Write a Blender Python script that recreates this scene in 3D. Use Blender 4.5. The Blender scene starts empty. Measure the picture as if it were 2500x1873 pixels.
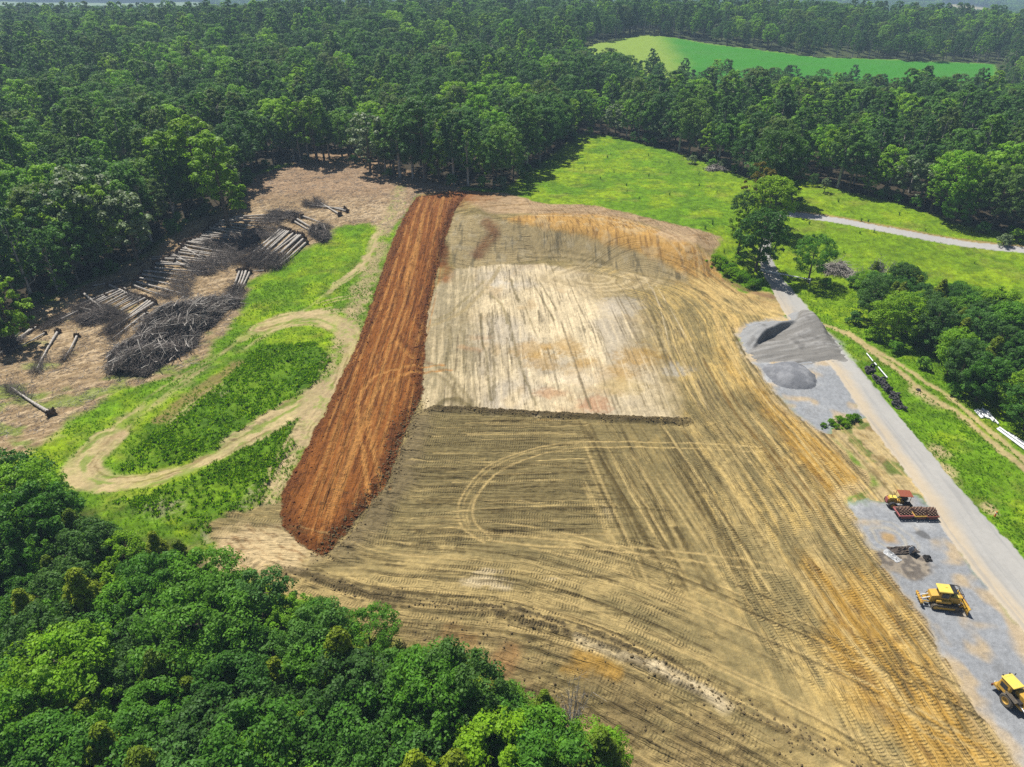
import bpy, bmesh, math, random
import numpy as np
from mathutils import Vector, Matrix, Euler

# ------------------------------------------------------------------ camera, sky, sun, exposure
scene = bpy.context.scene
COL = scene.collection
CAM_H, PITCH, FPX = 65.0, math.radians(31.4), 1667.0
cam_data = bpy.data.cameras.new('camera')
cam = bpy.data.objects.new('camera', cam_data); COL.objects.link(cam)
cam.location = (0, 0, CAM_H)
cam.rotation_euler = (math.radians(90) - PITCH, 0, 0)
cam_data.sensor_width = 36.0
cam_data.lens = 36.0 * FPX / 2500.0
cam_data.clip_start = 1.0
cam_data.clip_end = 12000.0
scene.camera = cam

SUN_EL = math.radians(61.0)
SUN_AZ_VEC = Vector((-0.62, 0.78, 0)).normalized()        # where the sun stands, seen from the site
world = bpy.data.worlds.new('World'); scene.world = world; world.use_nodes = True
wn = world.node_tree; wn.nodes.clear()
w_out = wn.nodes.new('ShaderNodeOutputWorld'); w_bg = wn.nodes.new('ShaderNodeBackground')
w_sky = wn.nodes.new('ShaderNodeTexSky'); w_sky.sky_type = 'NISHITA'; w_sky.sun_disc = False
w_sky.sun_elevation = SUN_EL
w_sky.sun_rotation = math.atan2(SUN_AZ_VEC.x, SUN_AZ_VEC.y)
w_sky.air_density = 1.0; w_sky.dust_density = 1.2
w_bg.inputs['Strength'].default_value = 0.05
wn.links.new(w_sky.outputs[0], w_bg.inputs[0]); wn.links.new(w_bg.outputs[0], w_out.inputs[0])
sun_data = bpy.data.lights.new('sun', 'SUN'); sun_data.energy = 5.0; sun_data.angle = math.radians(0.53)
sun_data.color = (1.0, 0.955, 0.87)
sun = bpy.data.objects.new('sun', sun_data); COL.objects.link(sun)
to_sun = Vector((SUN_AZ_VEC.x * math.cos(SUN_EL), SUN_AZ_VEC.y * math.cos(SUN_EL), math.sin(SUN_EL)))
sun.rotation_euler = to_sun.to_track_quat('Z', 'Y').to_euler()
sun.location = (-60, 80, 150)
scene.view_settings.view_transform = 'Standard'; scene.view_settings.look = 'None'
scene.view_settings.exposure = 0.45; scene.view_settings.gamma = 1.0
scene.view_settings.use_curve_mapping = False
scene.render.engine = 'CYCLES'
scene.cycles.max_bounces = 5; scene.cycles.diffuse_bounces = 1; scene.cycles.glossy_bounces = 2
scene.cycles.transmission_bounces = 3; scene.cycles.transparent_max_bounces = 4; scene.cycles.volume_bounces = 0
scene.cycles.use_denoising = False

# ------------------------------------------------------------------ numeric helpers
def sstep(a, b, x):
    t = np.clip((x - a) / (b - a), 0, 1); return t * t * (3 - 2 * t)

_tabs = {}
def vnoise(x, y, seed=0):
    if seed not in _tabs:
        _tabs[seed] = np.random.default_rng(1000 + seed).random((256, 256)).astype(np.float32)
    T = _tabs[seed]
    xf = np.floor(x); yf = np.floor(y)
    xi = xf.astype(np.int64) & 255; yi = yf.astype(np.int64) & 255
    fx = (x - xf); fy = (y - yf)
    fx = fx * fx * (3 - 2 * fx); fy = fy * fy * (3 - 2 * fy)
    x1 = (xi + 1) & 255; y1 = (yi + 1) & 255
    a = T[xi, yi] * (1 - fx) + T[x1, yi] * fx
    b = T[xi, y1] * (1 - fx) + T[x1, y1] * fx
    return (a * (1 - fy) + b * fy) * 2 - 1

def fbm(x, y, seed=0, octv=4, gain=0.55):
    s = 0; a = 1.0; n = 0
    for i in range(octv):
        s = s + a * vnoise(x, y, seed + i); n += a; a *= gain; x = x * 2.03 + 17.3; y = y * 2.03 - 9.1
    return s / n

def smooth_poly(pts, n=6, closed=False):
    p = np.array(pts, float); out = []
    N = len(p)
    rng = range(N if closed else N - 1)
    for i in rng:
        if closed:
            p0, p1, p2, p3 = p[(i - 1) % N], p[i], p[(i + 1) % N], p[(i + 2) % N]
        else:
            p0, p1, p2, p3 = p[max(i - 1, 0)], p[i], p[i + 1], p[min(i + 2, N - 1)]
        for k in range(n):
            t = k / n
            out.append(0.5 * ((2 * p1) + (-p0 + p2) * t + (2 * p0 - 5 * p1 + 4 * p2 - p3) * t * t + (-p0 + 3 * p1 - 3 * p2 + p3) * t ** 3))
    if not closed: out.append(p[-1])
    return np.array(out)

def pdist(X, Y, poly, rmax, closed=False):
    """distance, side (+ right of travel) and arc length to a polyline, for points within rmax of its box"""
    poly = np.asarray(poly, float)
    D = np.full(X.shape, 1e9); S = np.ones(X.shape); U = np.zeros(X.shape)
    a = poly; b = np.roll(poly, -1, 0)
    if not closed: a = a[:-1]; b = b[:-1]
    sel = np.nonzero((X > poly[:, 0].min() - rmax) & (X < poly[:, 0].max() + rmax) & (Y > poly[:, 1].min() - rmax) & (Y < poly[:, 1].max() + rmax))[0]
    if sel.size == 0: return D, S, U
    x = X[sel]; y = Y[sel]
    d = np.full(x.shape, 1e18); s = np.ones(x.shape); u = np.zeros(x.shape); L = 0.0
    for (ax, ay), (bx, by) in zip(a, b):
        ex, ey = bx - ax, by - ay; ll = ex * ex + ey * ey
        if ll < 1e-9: continue
        t = np.clip(((x - ax) * ex + (y - ay) * ey) / ll, 0, 1)
        dx = x - ax - t * ex; dy = y - ay - t * ey
        dd = dx * dx + dy * dy
        m = dd < d
        d = np.where(m, dd, d); s = np.where(m, np.where(ex * dy - ey * dx < 0, 1.0, -1.0), s)
        l = math.sqrt(ll); u = np.where(m, L + t * l, u); L += l
    D[sel] = np.sqrt(d); S[sel] = s; U[sel] = u
    return D, S, U

def inside(X, Y, poly):
    poly = np.asarray(poly, float); r = np.zeros(X.shape, bool)
    sel = np.nonzero((X > poly[:, 0].min()) & (X < poly[:, 0].max()) & (Y > poly[:, 1].min()) & (Y < poly[:, 1].max()))[0]
    if sel.size == 0: return r
    x = X[sel]; y = Y[sel]; c = np.zeros(x.shape, bool)
    px, py = poly[-1]
    for qx, qy in poly:
        if qy != py:
            c ^= ((qy > y) != (py > y)) & (x < (px - qx) * (y - qy) / (py - qy) + qx)
        px, py = qx, qy
    r[sel] = c
    return r

def sdist(X, Y, poly, rmax=6):
    """signed distance, positive inside"""
    D, _, _ = pdist(X, Y, poly, rmax, closed=True)
    i = inside(X, Y, poly)
    D = np.minimum(D, 50.0)
    return np.where(i, D, -D)

# ------------------------------------------------------------------ the land
_tX = np.array([-400, -60, -32, -17, -9, 8.5, 25, 46, 58, 72, 400.])
_tY = np.array([130, 120, 125, 142, 168, 168, 161, 150, 140, 132, 130.])
_tW = np.array([90, 90, 88, 70, 20, 14, 14, 17, 50, 80, 80.])
BANK = np.array([(-190, 118), (-120, 101), (-75, 83), (-46, 68), (-28.3, 61.2), (-17.2, 57), (0, 54.6), (11.5, 50.2), (23.3, 43), (33, 36.4), (46, 26), (70, 5)], float)

def terrain(X, Y):
    X = np.asarray(X, float); Y = np.asarray(Y, float)
    toe = np.interp(X, _tX, _tY); w = np.interp(X, _tX, _tW)
    z = 6.0 * sstep(0, 1, (Y - toe) / w)
    yb = np.interp(X, BANK[:, 0], BANK[:, 1])
    z = z - 4.5 * sstep(0, 1, (yb - Y) / 17.0) - 1.5 * sstep(0, 1, (yb - Y - 12) / 40.0)
    # wooded hill behind on the left, open valley far to the right
    z = z + 15.0 * np.exp(-((X + 95) / 210) ** 2 - ((Y - 570) / 190) ** 2) + 7.0 * np.exp(-((X + 420) / 220) ** 2 - ((Y - 620) / 260) ** 2)
    z = z - 9.0 * np.exp(-((X - 190) / 190) ** 2 - ((Y - 400) / 62) ** 2) + 13.0 * np.exp(-((X - 200) / 210) ** 2 - ((Y - 640) / 150) ** 2)
    z = z - 46.0 * sstep(0, 1, (Y - 720) / 900) + 70 * sstep(0, 1, (Y - 3300) / 2500)
    z = z + sstep(260, 420, Y) * (2.5 * fbm(X / 140, Y / 140, 40, 3)) + sstep(900, 1400, Y) * 9 * fbm(X / 420, Y / 420, 44, 3)
    # meadow on the right rolls gently, clearing on the left tilts
    z = z + 0.35 * fbm(X / 22, Y / 22, 47, 3) * sstep(0, 10, np.abs(X - 21) - 42)
    return z

_t = np.concatenate([np.arange(50, 420, 0.6), np.geomspace(420, 5200, 900)])
def P(px, py, h=0.0):
    """point of the land (h metres above it) that lies on the sight line of a place read off the photograph"""
    xc = (px - 1250) / FPX; yd = (py - 936.5) / FPX
    dz = -(math.sin(PITCH) + yd * math.cos(PITCH)); dy = math.cos(PITCH) - yd * math.sin(PITCH)
    g = CAM_H + _t * dz - terrain(_t * xc, _t * dy) - h
    k = int(np.argmax(g < 0))
    if g[k] >= 0: k = len(_t) - 1
    t = _t[k] if k == 0 else _t[k - 1] + (_t[k] - _t[k - 1]) * g[k - 1] / (g[k - 1] - g[k] + 1e-9)
    return (t * xc, t * dy)
def PP(pts, n=0, closed=False, h=0.0):
    w = [P(x, y, h) for x, y in pts]
    return smooth_poly(w, n, closed) if n else np.array(w)
def SC(pts, ox, oy, k=0.40687):
    return [(ox + x * k, oy + y * k) for x, y in pts]
A_ = lambda p: SC(p, 0, 400)
B_ = lambda p: SC(p, 800, 400)
C_ = lambda p: SC(p, 1600, 400)
D_ = lambda p: SC(p, 0, 900)
E_ = lambda p: SC(p, 800, 900)
F_ = lambda p: SC(p, 1600, 900)
G_ = lambda p: SC(p, 1600, 1373)

# outlines of the ground covers
right_edge_px = C_([(395, 440), (350, 560), (400, 680), (470, 740)]) + [(1822, 715), (1880, 712), (1905, 740), (1921, 786), (1880, 800), (1815, 806)] + \
    C_([(490, 1020), (560, 1150), (640, 1220), (720, 1340), (830, 1470)]) + F_([(1000, 380), (1170, 520), (1300, 680), (1150, 800), (1300, 990), (1400, 1150), (1500, 1290), (1650, 1475)]) + \
    G_([(1780, 560), (1880, 740), (2020, 950), (2212, 1180)]) + [(2540, 1900)]
RIGHT = PP(right_edge_px, 4)
DIRT = np.array(list(PP(B_([(545, 185), (800, 160), (1070, 175), (1300, 240), (1400, 245), (1600, 250), (1800, 292), (2000, 342), (2212, 395)]))) + list(RIGHT) +
    [(60, 28), (20, 26), (8, 34), (0, 46), (-6, 50), (-16, 52.5), (-22, 56), (-30, 59)] + list(PP([(600, 1420), (520, 1330), (500, 1280), (560, 1260), (640, 1230), (684, 1220)])) +
    list(PP([(724, 1140), (806, 981), (865, 856), (898, 766), (942, 628), (983, 534)])))
STRIP = PP(B_([(530, 200), (640, 190), (800, 165), (850, 170), (760, 290), (700, 480), (660, 640), (625, 800), (600, 900), (580, 1190), (575, 1300)]) + E_([(575, 150), (480, 350), (430, 480), (360, 700), (250, 820), (100, 1000), (0, 1120)]) +
    D_([(1930, 1135), (1790, 1050), (1680, 930), (1690, 740), (1780, 590), (1980, 200)]) + B_([(20, 1400), (160, 1120), (240, 900), (350, 560), (450, 330)]))
ROAD_PX_L = [(1885, 522), (1868, 560), (1852, 610), (1858, 660), (1881, 700), (1901, 738), (1921, 775), (1975, 835), (2039, 908), (2105, 1010), (2170, 1099), (2251, 1209), (2308, 1299), (2373, 1390), (2500, 1545), (2640, 1720)]
ROAD_PX_R = [(2700, 1560), (2500, 1364), (2414, 1274), (2332, 1181), (2259, 1091), (2178, 996), (2105, 908), (2072, 872), (2023, 815), (1982, 762), (1938, 712), (1901, 669), (1880, 620), (1888, 570), (1912, 524)]
ROAD = PP(ROAD_PX_L + ROAD_PX_R)
FARROAD = PP(C_([(690, 312), (740, 300), (860, 308), (1000, 326), (1150, 350), (1300, 380), (1450, 408), (1600, 436), (1750, 464), (1900, 486), (2060, 504), (2212, 518), (2500, 548)]), 4)
LOT1 = PP([(1803, 806), (1850, 790), (1921, 780), (2000, 800), (2072, 876), (2039, 908), (2075, 960), (2108, 1012), (2060, 1030), (2010, 1050), (1940, 1000), (1893, 945), (1828, 868)])
LOT2 = PP([(2084, 1240), (2160, 1232), (2235, 1216), (2275, 1245), (2300, 1291), (2330, 1345), (2362, 1400), (2430, 1470), (2500, 1560), (2620, 1720), (2560, 1900), (2500, 1853), (2422, 1760), (2365, 1674), (2324, 1601), (2271, 1500), (2210, 1425), (2170, 1368), (2129, 1303)])
CLEAR = PP(A_([(1500, 80), (1700, 20), (1900, -60), (2212, -60)]) + [(960, 400), (1040, 440), (1130, 452), (1120, 470), (1022, 476), (975, 540)] + A_([(2330, 420), (2220, 360), (2000, 375), (1970, 470), (1830, 500), (1600, 640), (1500, 690), (1470, 800), (1440, 880), (1330, 1040), (1230, 1150), (1000, 1290), (700, 1340), (600, 1400), (520, 1475)]) + D_([(420, 300), (330, 400), (130, 520)]) + [(20, 1115), (-120, 1180), (-120, 880)] +
    A_([(0, 1030), (160, 880), (550, 700), (900, 540), (1100, 360), (1440, 240)]))
LOOP = [PP(q, 6) for q in (
    D_([(2060, 60), (1900, 170), (1700, 290), (1500, 400), (1300, 520), (1150, 590), (1000, 640), (850, 680), (700, 690), (560, 670), (500, 600), (560, 500), (640, 420)]),
    D_([(600, 460), (720, 340), (900, 200), (1050, 90), (1300, -70)]) + [(610, 815), (680, 780), (740, 770)],
    [(640, 800), (720, 778), (780, 776), (830, 796), (858, 830), (850, 880), (835, 930), (800, 990), (760, 1060)],
    D_([(700, 400), (860, 290), (1010, 170), (1200, 30)]) + [(600, 850), (680, 800)])]
LOOP_K = [(1.0, 2.3), (.66, 1.5), (.95, 2.7), (.45, .9)]
VERGE = PP([(2000, 1052), (2060, 1020), (2112, 1005), (2180, 1100), (2262, 1212), (2200, 1240), (2070, 1250), (2100, 1200), (2140, 1180), (2076, 1112)])
FLOW = PP([(1560, 690), (1640, 715), (1700, 770), (1740, 860), (1800, 965), (1890, 1080), (1985, 1200), (2075, 1330), (2170, 1455), (2275, 1585), (2400, 1760), (2520, 1930)], 6)
PATH2 = PP([(985, 495), (930, 560), (890, 640), (830, 690), (760, 745), (690, 790), (600, 850)], 6)
GUIDE_C = BANK[3:11]
# open ground that carries no trees
MEADOW = PP([(1235, 466), (1300, 420), (1360, 375), (1416, 328), (1480, 332), (1560, 350), (1640, 372), (1720, 396), (1800, 428), (1830, 440), (1900, 440), (1960, 440), (2070, 472), (2200, 500), (2320, 545), (2420, 566), (2500, 590), (2600, 620), (2660, 1000), (2500, 1900), (1540, 1900), (1450, 1800), (1200, 1700), (1060, 1580), (900, 1530), (700, 1470), (560, 1380), (430, 1310), (280, 1290), (180, 1210), (60, 1150), (-60, 1110), (-100, 860), (0, 830)] +
    A_([(160, 880), (550, 700), (900, 540), (1100, 360), (1440, 240)]) + [(610, 440), (660, 408), (720, 400), (860, 402), (950, 436), (1040, 454), (1150, 460)])
# the same open ground, but following the bank where foreground wood begins
# ------------------------------------------------------------------ ground covers
def lerp(c, col, m):
    col = np.asarray(col, float)
    m = np.clip(m, 0, 1)
    if col.ndim == 1: col = col[None, :]
    return c + (col - c) * m[:, None]

OLIVE, OLIVE_D, TAN, WHITE, OCHRE, GREYCUT = (.200, .158, .068), (.112, .088, .036), (.385, .288, .120), (.58, .475, .30), (.36, .205, .036), (.285, .222, .112)
RED, RED_D, RED_L = (.215, .077, .016), (.100, .034, .009), (.39, .185, .050)
GRASS, GRASS_L, GRASS_D, GRASS_S = (.100, .20, .005), (.175, .255, .006), (.045, .105, .006), (.19, .17, .04)
GRAVEL, ROADC, ROADT, CLEARC, STRAW = (.235, .245, .26), (.34, .33, .31), (.44, .36, .25), (.255, .18, .098), (.42, .32, .175)
WHITE_Z = PP([(1040, 1000), (1300, 1012), (1665, 1028), (1668, 980), (1650, 900), (1650, 800), (1610, 720), (1560, 690), (1450, 668), (1330, 645), (1207, 645), (1115, 655), (1068, 700), (1044, 766), (1036, 884), (1034, 960)])
CUT_Z = PP(B_([(760, 300), (1060, 345), (1400, 395), (1700, 475), (1950, 560), (2120, 640), (2180, 720), (1950, 675), (1700, 625), (1300, 570), (1050, 600), (760, 620), (720, 460)]))
CUT_OCH = PP(B_([(1060, 330), (1350, 290), (1700, 300), (2000, 400), (2212, 500)]) + C_([(200, 480), (350, 580), (420, 700), (250, 690)]) + B_([(2120, 650), (1950, 565), (1700, 478), (1400, 398), (1100, 350)]))
TOP_TAN = PP(B_([(800, 180), (1070, 180), (1300, 240), (1600, 250), (2000, 342), (2212, 395)]) + C_([(395, 440), (340, 540), (150, 470), (0, 420)]) + B_([(2000, 380), (1700, 310), (1350, 300), (1000, 300), (840, 230)]))
OCH_R = PP(F_([(380, -120), (480, 0), (620, 100), (800, 230), (1000, 380), (1170, 520), (1310, 680), (1120, 740), (1010, 790), (900, 610), (700, 330), (560, 130), (420, 0)]))
OCH_B = PP(G_([(860, -60), (1020, 30), (1330, 60), (1640, 400), (1860, 740), (2000, 950), (2250, 1250), (1620, 1229), (1250, 900), (980, 520), (1000, 300)]))
DARKB = PP(E_([(600, 265), (1500, 320), (1900, 320), (2150, 340), (2250, 700), (2350, 1100), (1800, 1280), (1750, 1150), (1300, 980), (800, 990), (760, 800), (560, 720)]))
OVAL = PP(D_([(1560, -130), (1900, -150), (1990, -50), (1880, 100), (1650, 270), (1350, 460), (1000, 600), (720, 610), (760, 520), (1000, 350), (1300, 120)]))
SOUTHG = PP(D_([(660, 800), (900, 760), (1200, 620), (1600, 400), (1850, 230), (1800, 420), (1640, 640), (1560, 820), (1480, 1080), (1250, 990)]))
pv = np.array
WIND = PP(E_([(560, 300), (620, 255), (700, 248), (900, 258), (1100, 268), (1300, 280), (1500, 290), (1700, 302), (1900, 312), (2080, 318), (2160, 320)]), 4)
# tracks read off the ground: (polyline, half width, colour, strength, height)
def T(pts, hw, col, st, dz=0.0, soft=0.12): return (PP(pts, 5), hw, col, st, dz, soft)
LT = (.42, .31, .13)
TRACKS = [
    T(E_([(2600, 470), (2212, 448), (1850, 442), (1520, 440), (1350, 458), (1200, 490), (1000, 560), (880, 660), (805, 770), (780, 860), (800, 940), (860, 1000), (940, 1045)]), .16, LT, .8, -.04),
    T(E_([(2600, 500), (2212, 480), (1850, 474), (1520, 476), (1350, 496), (1230, 530), (1050, 602), (930, 715), (872, 830), (885, 925), (980, 1020)]), .16, LT, .8, -.04),
    T(E_([(1500, 452), (1300, 482), (1150, 520), (980, 600), (880, 700), (820, 800), (815, 900), (850, 960)]), .12, LT, .5, -.03),
    T(E_([(1180, 548), (1000, 640), (890, 760), (835, 860), (850, 940)]), .12, LT, .5, -.03),
    T(E_([(740, 950), (900, 975), (1100, 1000), (1350, 1025), (1600, 1052), (1900, 1080), (2212, 1110), (2500, 1145), (2750, 1195)]), .17, LT, .75, -.04),
    T(E_([(780, 1000), (1000, 1035), (1200, 1058), (1500, 1078), (1700, 1092), (2000, 1128), (2212, 1160), (2480, 1192), (2720, 1232)]), .17, LT, .75, -.04),
    T(E_([(700, -20), (560, -5), (420, 20), (300, 60), (225, 130), (190, 220), (185, 320), (200, 450), (228, 600), (240, 720), (245, 820)]), .35, RED_L, .85, -.08, .25),
    T(E_([(740, 10), (580, 25), (450, 60), (340, 110), (275, 190), (245, 300), (255, 430), (285, 560), (315, 680), (320, 720)]), .35, RED_L, .85, -.08, .25),
    T(E_([(400, 80), (360, 180), (330, 300), (290, 430), (285, 520)]), .3, RED_L, .5, -.05, .25),
    T(B_([(430, 1050), (480, 1110), (560, 1180), (620, 1200)]), .4, RED_D, .6, .1, .3),
    T(B_([(410, 1085), (460, 1140), (520, 1190)]), .35, RED_L, .6, -.05, .3),
    T(E_([(640, -20), (720, 30), (790, 110), (850, 190), (880, 240)]), .5, OLIVE_D, .6, .12, .4),
    T(E_([(620, 20), (700, 70), (760, 140), (800, 220)]), .4, OLIVE_D, .6, .1, .4),
    T(E_([(660, 240), (690, 200), (740, 185), (800, 195), (850, 240)]), .6, OLIVE_D, .85, .25, .4),
    T(B_([(1030, 620), (990, 690), (900, 800), (800, 890), (700, 940), (610, 975)]), .5, GREYCUT, .8, -.06, .3),
    T(B_([(940, 700), (850, 790), (740, 890), (640, 940)]), .35, OLIVE, .6, -.05, .3),
    T(B_([(1100, 690), (1120, 760), (1150, 830)]), .35, OLIVE_D, .8, -.05, .2),
    T(B_([(960, 780), (1020, 820), (1060, 880), (1075, 960)]), .3, OLIVE, .7, -.04, .2),
    T(B_([(1235, 725), (1290, 820), (1360, 940)]), .18, OLIVE_D, .7, .05, .15),
    T(B_([(1265, 700), (1320, 790), (1375, 880)]), .18, OLIVE_D, .7, .05, .15),
    T(B_([(1080, 900), (1100, 1000), (1130, 1130), (1190, 1300), (1250, 1450)]), .3, OLIVE_D, .7, .06, .25),
    T(B_([(920, 900), (925, 1060), (950, 1140), (960, 1240), (975, 1420)]), .25, OLIVE_D, .75, .06, .2),
    T(B_([(985, 900), (990, 1060), (1000, 1240), (995, 1420)]), .3, OLIVE_D, .65, .06, .2),
    T(B_([(820, 1000), (818, 1100), (815, 1200)]), .25, OLIVE_D, .6, .05, .2),
    T(B_([(730, 960), (735, 1060), (715, 1190)]), .4, OLIVE_D, .6, .08, .3),
    T(B_([(870, 1080), (872, 1250), (885, 1420)]), .2, OLIVE_D, .5, .05, .2),
    T(B_([(1185, 860), (1230, 980), (1262, 1050)]), .2, OLIVE_D, .6, .05, .15),
    T(B_([(1350, 640), (1420, 610), (1600, 620), (1800, 650), (2000, 690), (2120, 720), (2260, 780)]), .35, OLIVE_D, .7, .1, .3),
    T(B_([(1110, 580), (1200, 560), (1400, 565), (1600, 590), (1700, 610)]), .35, OLIVE_D, .8, .1, .25),
    T(B_([(1110, 605), (1200, 585), (1250, 585)]), .35, OLIVE_D, .8, .1, .25),
    T(B_([(1240, 530), (1400, 520), (1540, 550), (1700, 600)]), .3, OLIVE_D, .7, .1, .25),
    T(B_([(800, 1100), (850, 1110), (910, 1120)]), .8, (.34, .20, .10), .5, 0, .5),
    T(B_([(900, 560), (950, 480), (1000, 420), (960, 350)]), 1.6, (.15, .065, .025), .8, .25, 1.2),
    T(B_([(690, 470), (700, 540), (690, 600)]), 1.2, RED_D, .9, -.4, .8),
    T(B_([(660, 600), (720, 640), (700, 700)]), 1.2, RED, .8, .1, 1.2),
    T(C_([(250, 700), (400, 760), (560, 850), (780, 935)]), .6, (.50, .36, .14), .7, -.03, .25),
    T(C_([(330, 690), (480, 790), (620, 860), (770, 900)]), .5, (.52, .38, .15), .7, -.03, .25),
    T(C_([(380, 720), (560, 800), (720, 850)]), .4, (.30, .19, .07), .6, -.03, .25),
    T(C_([(300, 760), (460, 860), (640, 910), (760, 940)]), .5, (.50, .36, .14), .7, -.03, .25),
    T(C_([(420, 700), (560, 760), (700, 800)]), .9, (.20, .115, .06), .7, -.03, .25),
    T(C_([(280, 800), (400, 880), (480, 930), (480, 1000)]), .6, (.48, .33, .12), .7, -.03, .25),
    T(C_([(330, 780), (440, 900), (440, 1020), (500, 1150)]), .5, (.50, .35, .13), .7, -.03, .25),
    T(C_([(250, 640), (330, 760), (360, 900), (400, 1060), (500, 1220)]), .6, (.46, .32, .12), .6, -.03, .25),
    T(G_([(880, 60), (960, 160), (1030, 280), (1110, 390), (1200, 500), (1320, 640), (1440, 790)]), .35, LT, .8, -.05, .3),
    T(G_([(760, 20), (870, 110), (960, 200)]), .3, LT, .6, -.05, .3),
    T(G_([(1500, 470), (1560, 560), (1700, 640), (1830, 560), (1900, 640), (2060, 640)]), .3, STRAW, .0, 0, .3),
    T(G_([(1000, 0), (1060, 60), (1110, 130)]), .9, LT, .7, 0, .4),
    T(F_([(905, 990), (940, 1060), (960, 1120)]), .9, LT, .8, 0, .3),
    T(F_([(800, 1130), (830, 1040), (900, 990), (1000, 980)]), .5, OLIVE, .6, .05, .4),
    T(F_([(840, 1160), (880, 1080), (960, 1020)]), .4, OLIVE, .6, .05, .3),
    T(F_([(420, 560), (480, 720), (560, 900), (650, 1050), (740, 1200)]), 1.4, TAN, .55, 0, 1.2),
    T(F_([(200, 320), (330, 480), (430, 620)]), 1.2, TAN, .4, 0, 1.2),
    T(F_([(320, 240), (420, 420), (560, 600), (700, 760)]), .5, OLIVE_D, .5, .03, .5),
    T(G_([(0, 630), (150, 700), (300, 780), (420, 860)]), .7, WHITE, .7, 0, .5),
    T(SC([(1500, 470), (1600, 510), (1750, 560), (1900, 610), (2050, 670), (2212, 740)], 800, 1373), .5, WHITE, .45, 0, .5),
    T(SC([(1510, 570), (1600, 600), (1720, 660)], 800, 1373), .9, OCHRE, .7, 0, .6),
    T(SC([(1430, 640), (1530, 660)], 800, 1373), .6, OCHRE, .5, 0, .5),
    T(SC([(980, 700), (1040, 620), (1100, 550)], 800, 1373), 1.2, (.30, .16, .06), .6, 0, .8),
    T(SC([(740, 400), (780, 440), (850, 480)], 800, 1373), 1.0, (.26, .14, .05), .6, 0, .8),
]
# white scrape marks and orange patches of the pad floor: px centre, half sizes (m), angle, colour, strength
PATCH = []
_pr = np.random.default_rng(5)
for (x, y, a, b, c, s) in [(1340, 1375, 4.5, 2.2, (.36, .19, .09), .7), (1580, 1450, 3.0, 3.0, (.38, .19, .10), .7), (1400, 1440, 2.2, 2.0, WHITE, .8), (1330, 1290, 3.0, 2.5, WHITE, .8), (1480, 1290, 6, 3, (.56, .47, .33), .8),
    (1240, 1110, 4, 4, OCHRE, .55), (1430, 1100, 5, 3, OCHRE, .55), (1300, 1180, 4, 4, OCHRE, .5), (1850, 1150, 6, 4, OCHRE, .6), (1780, 1260, 3, 3, OCHRE, .5), (1530, 1190, 3, 2, OCHRE, .6),
    (1350, 1000, 5, 4, WHITE, .6), (1560, 880, 6, 5, WHITE, .5), (1750, 850, 5, 5, (.50, .45, .38), .5), (1060, 720, 4, 3, (.45, .42, .36), .6), (1000, 840, 4, 3, WHITE, .7), (900, 1050, 3, 1.5, (.35, .2, .1), .5),
    (1110, 1420, 1.8, 4, WHITE, .8), (1780, 1330, 5, 3, TAN, .6), (2100, 1240, 3, 3, (.36, .34, .30), .7), (1200, 800, 4, 3, WHITE, .4), (1900, 700, 8, 2.5, OLIVE, .3), (1650, 690, 9, 5, OLIVE, .3), (2400, 760, 11, 6, (.46, .32, .125), .85), (2620, 860, 8, 4, (.48, .34, .14), .85), (2250, 640, 9, 6, (.42, .28, .10), .7)]:
    PATCH.append((P(*B_([(x, y)])[0]), a, b, c, s))
for (x, y, a, b, c, s) in [(930, 1270, 3.2, .9, WHITE, .7), (1030, 1305, 1.5, .5, WHITE, .7), (1350, 1275, 1.4, .4, WHITE, .6), (1680, 860, .8, 1.6, WHITE, .3), (930, 1220, 2, .4, WHITE, .6), (1640, 740, .7, 2.5, TAN, .35), (1290, 310, 2.0, .5, OCHRE, .6), (1360, 310, 1.2, .4, WHITE, .6),
    (1830, 1260, .9, 1.6, OLIVE_D, .7), (1720, 1290, 3, 1, TAN, .7), (1560, 400, .9, 4, TAN, .3), (1600, 620, .9, 5, TAN, .3), (1690, 960, 1, 5, TAN, .3), (2140, 340, 3, 1.5, TAN, .6), (1900, 340, 3.5, 2, OLIVE_D, .5)]:
    PATCH.append((P(*E_([(x, y)])[0]), a, b, c, s))

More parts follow.
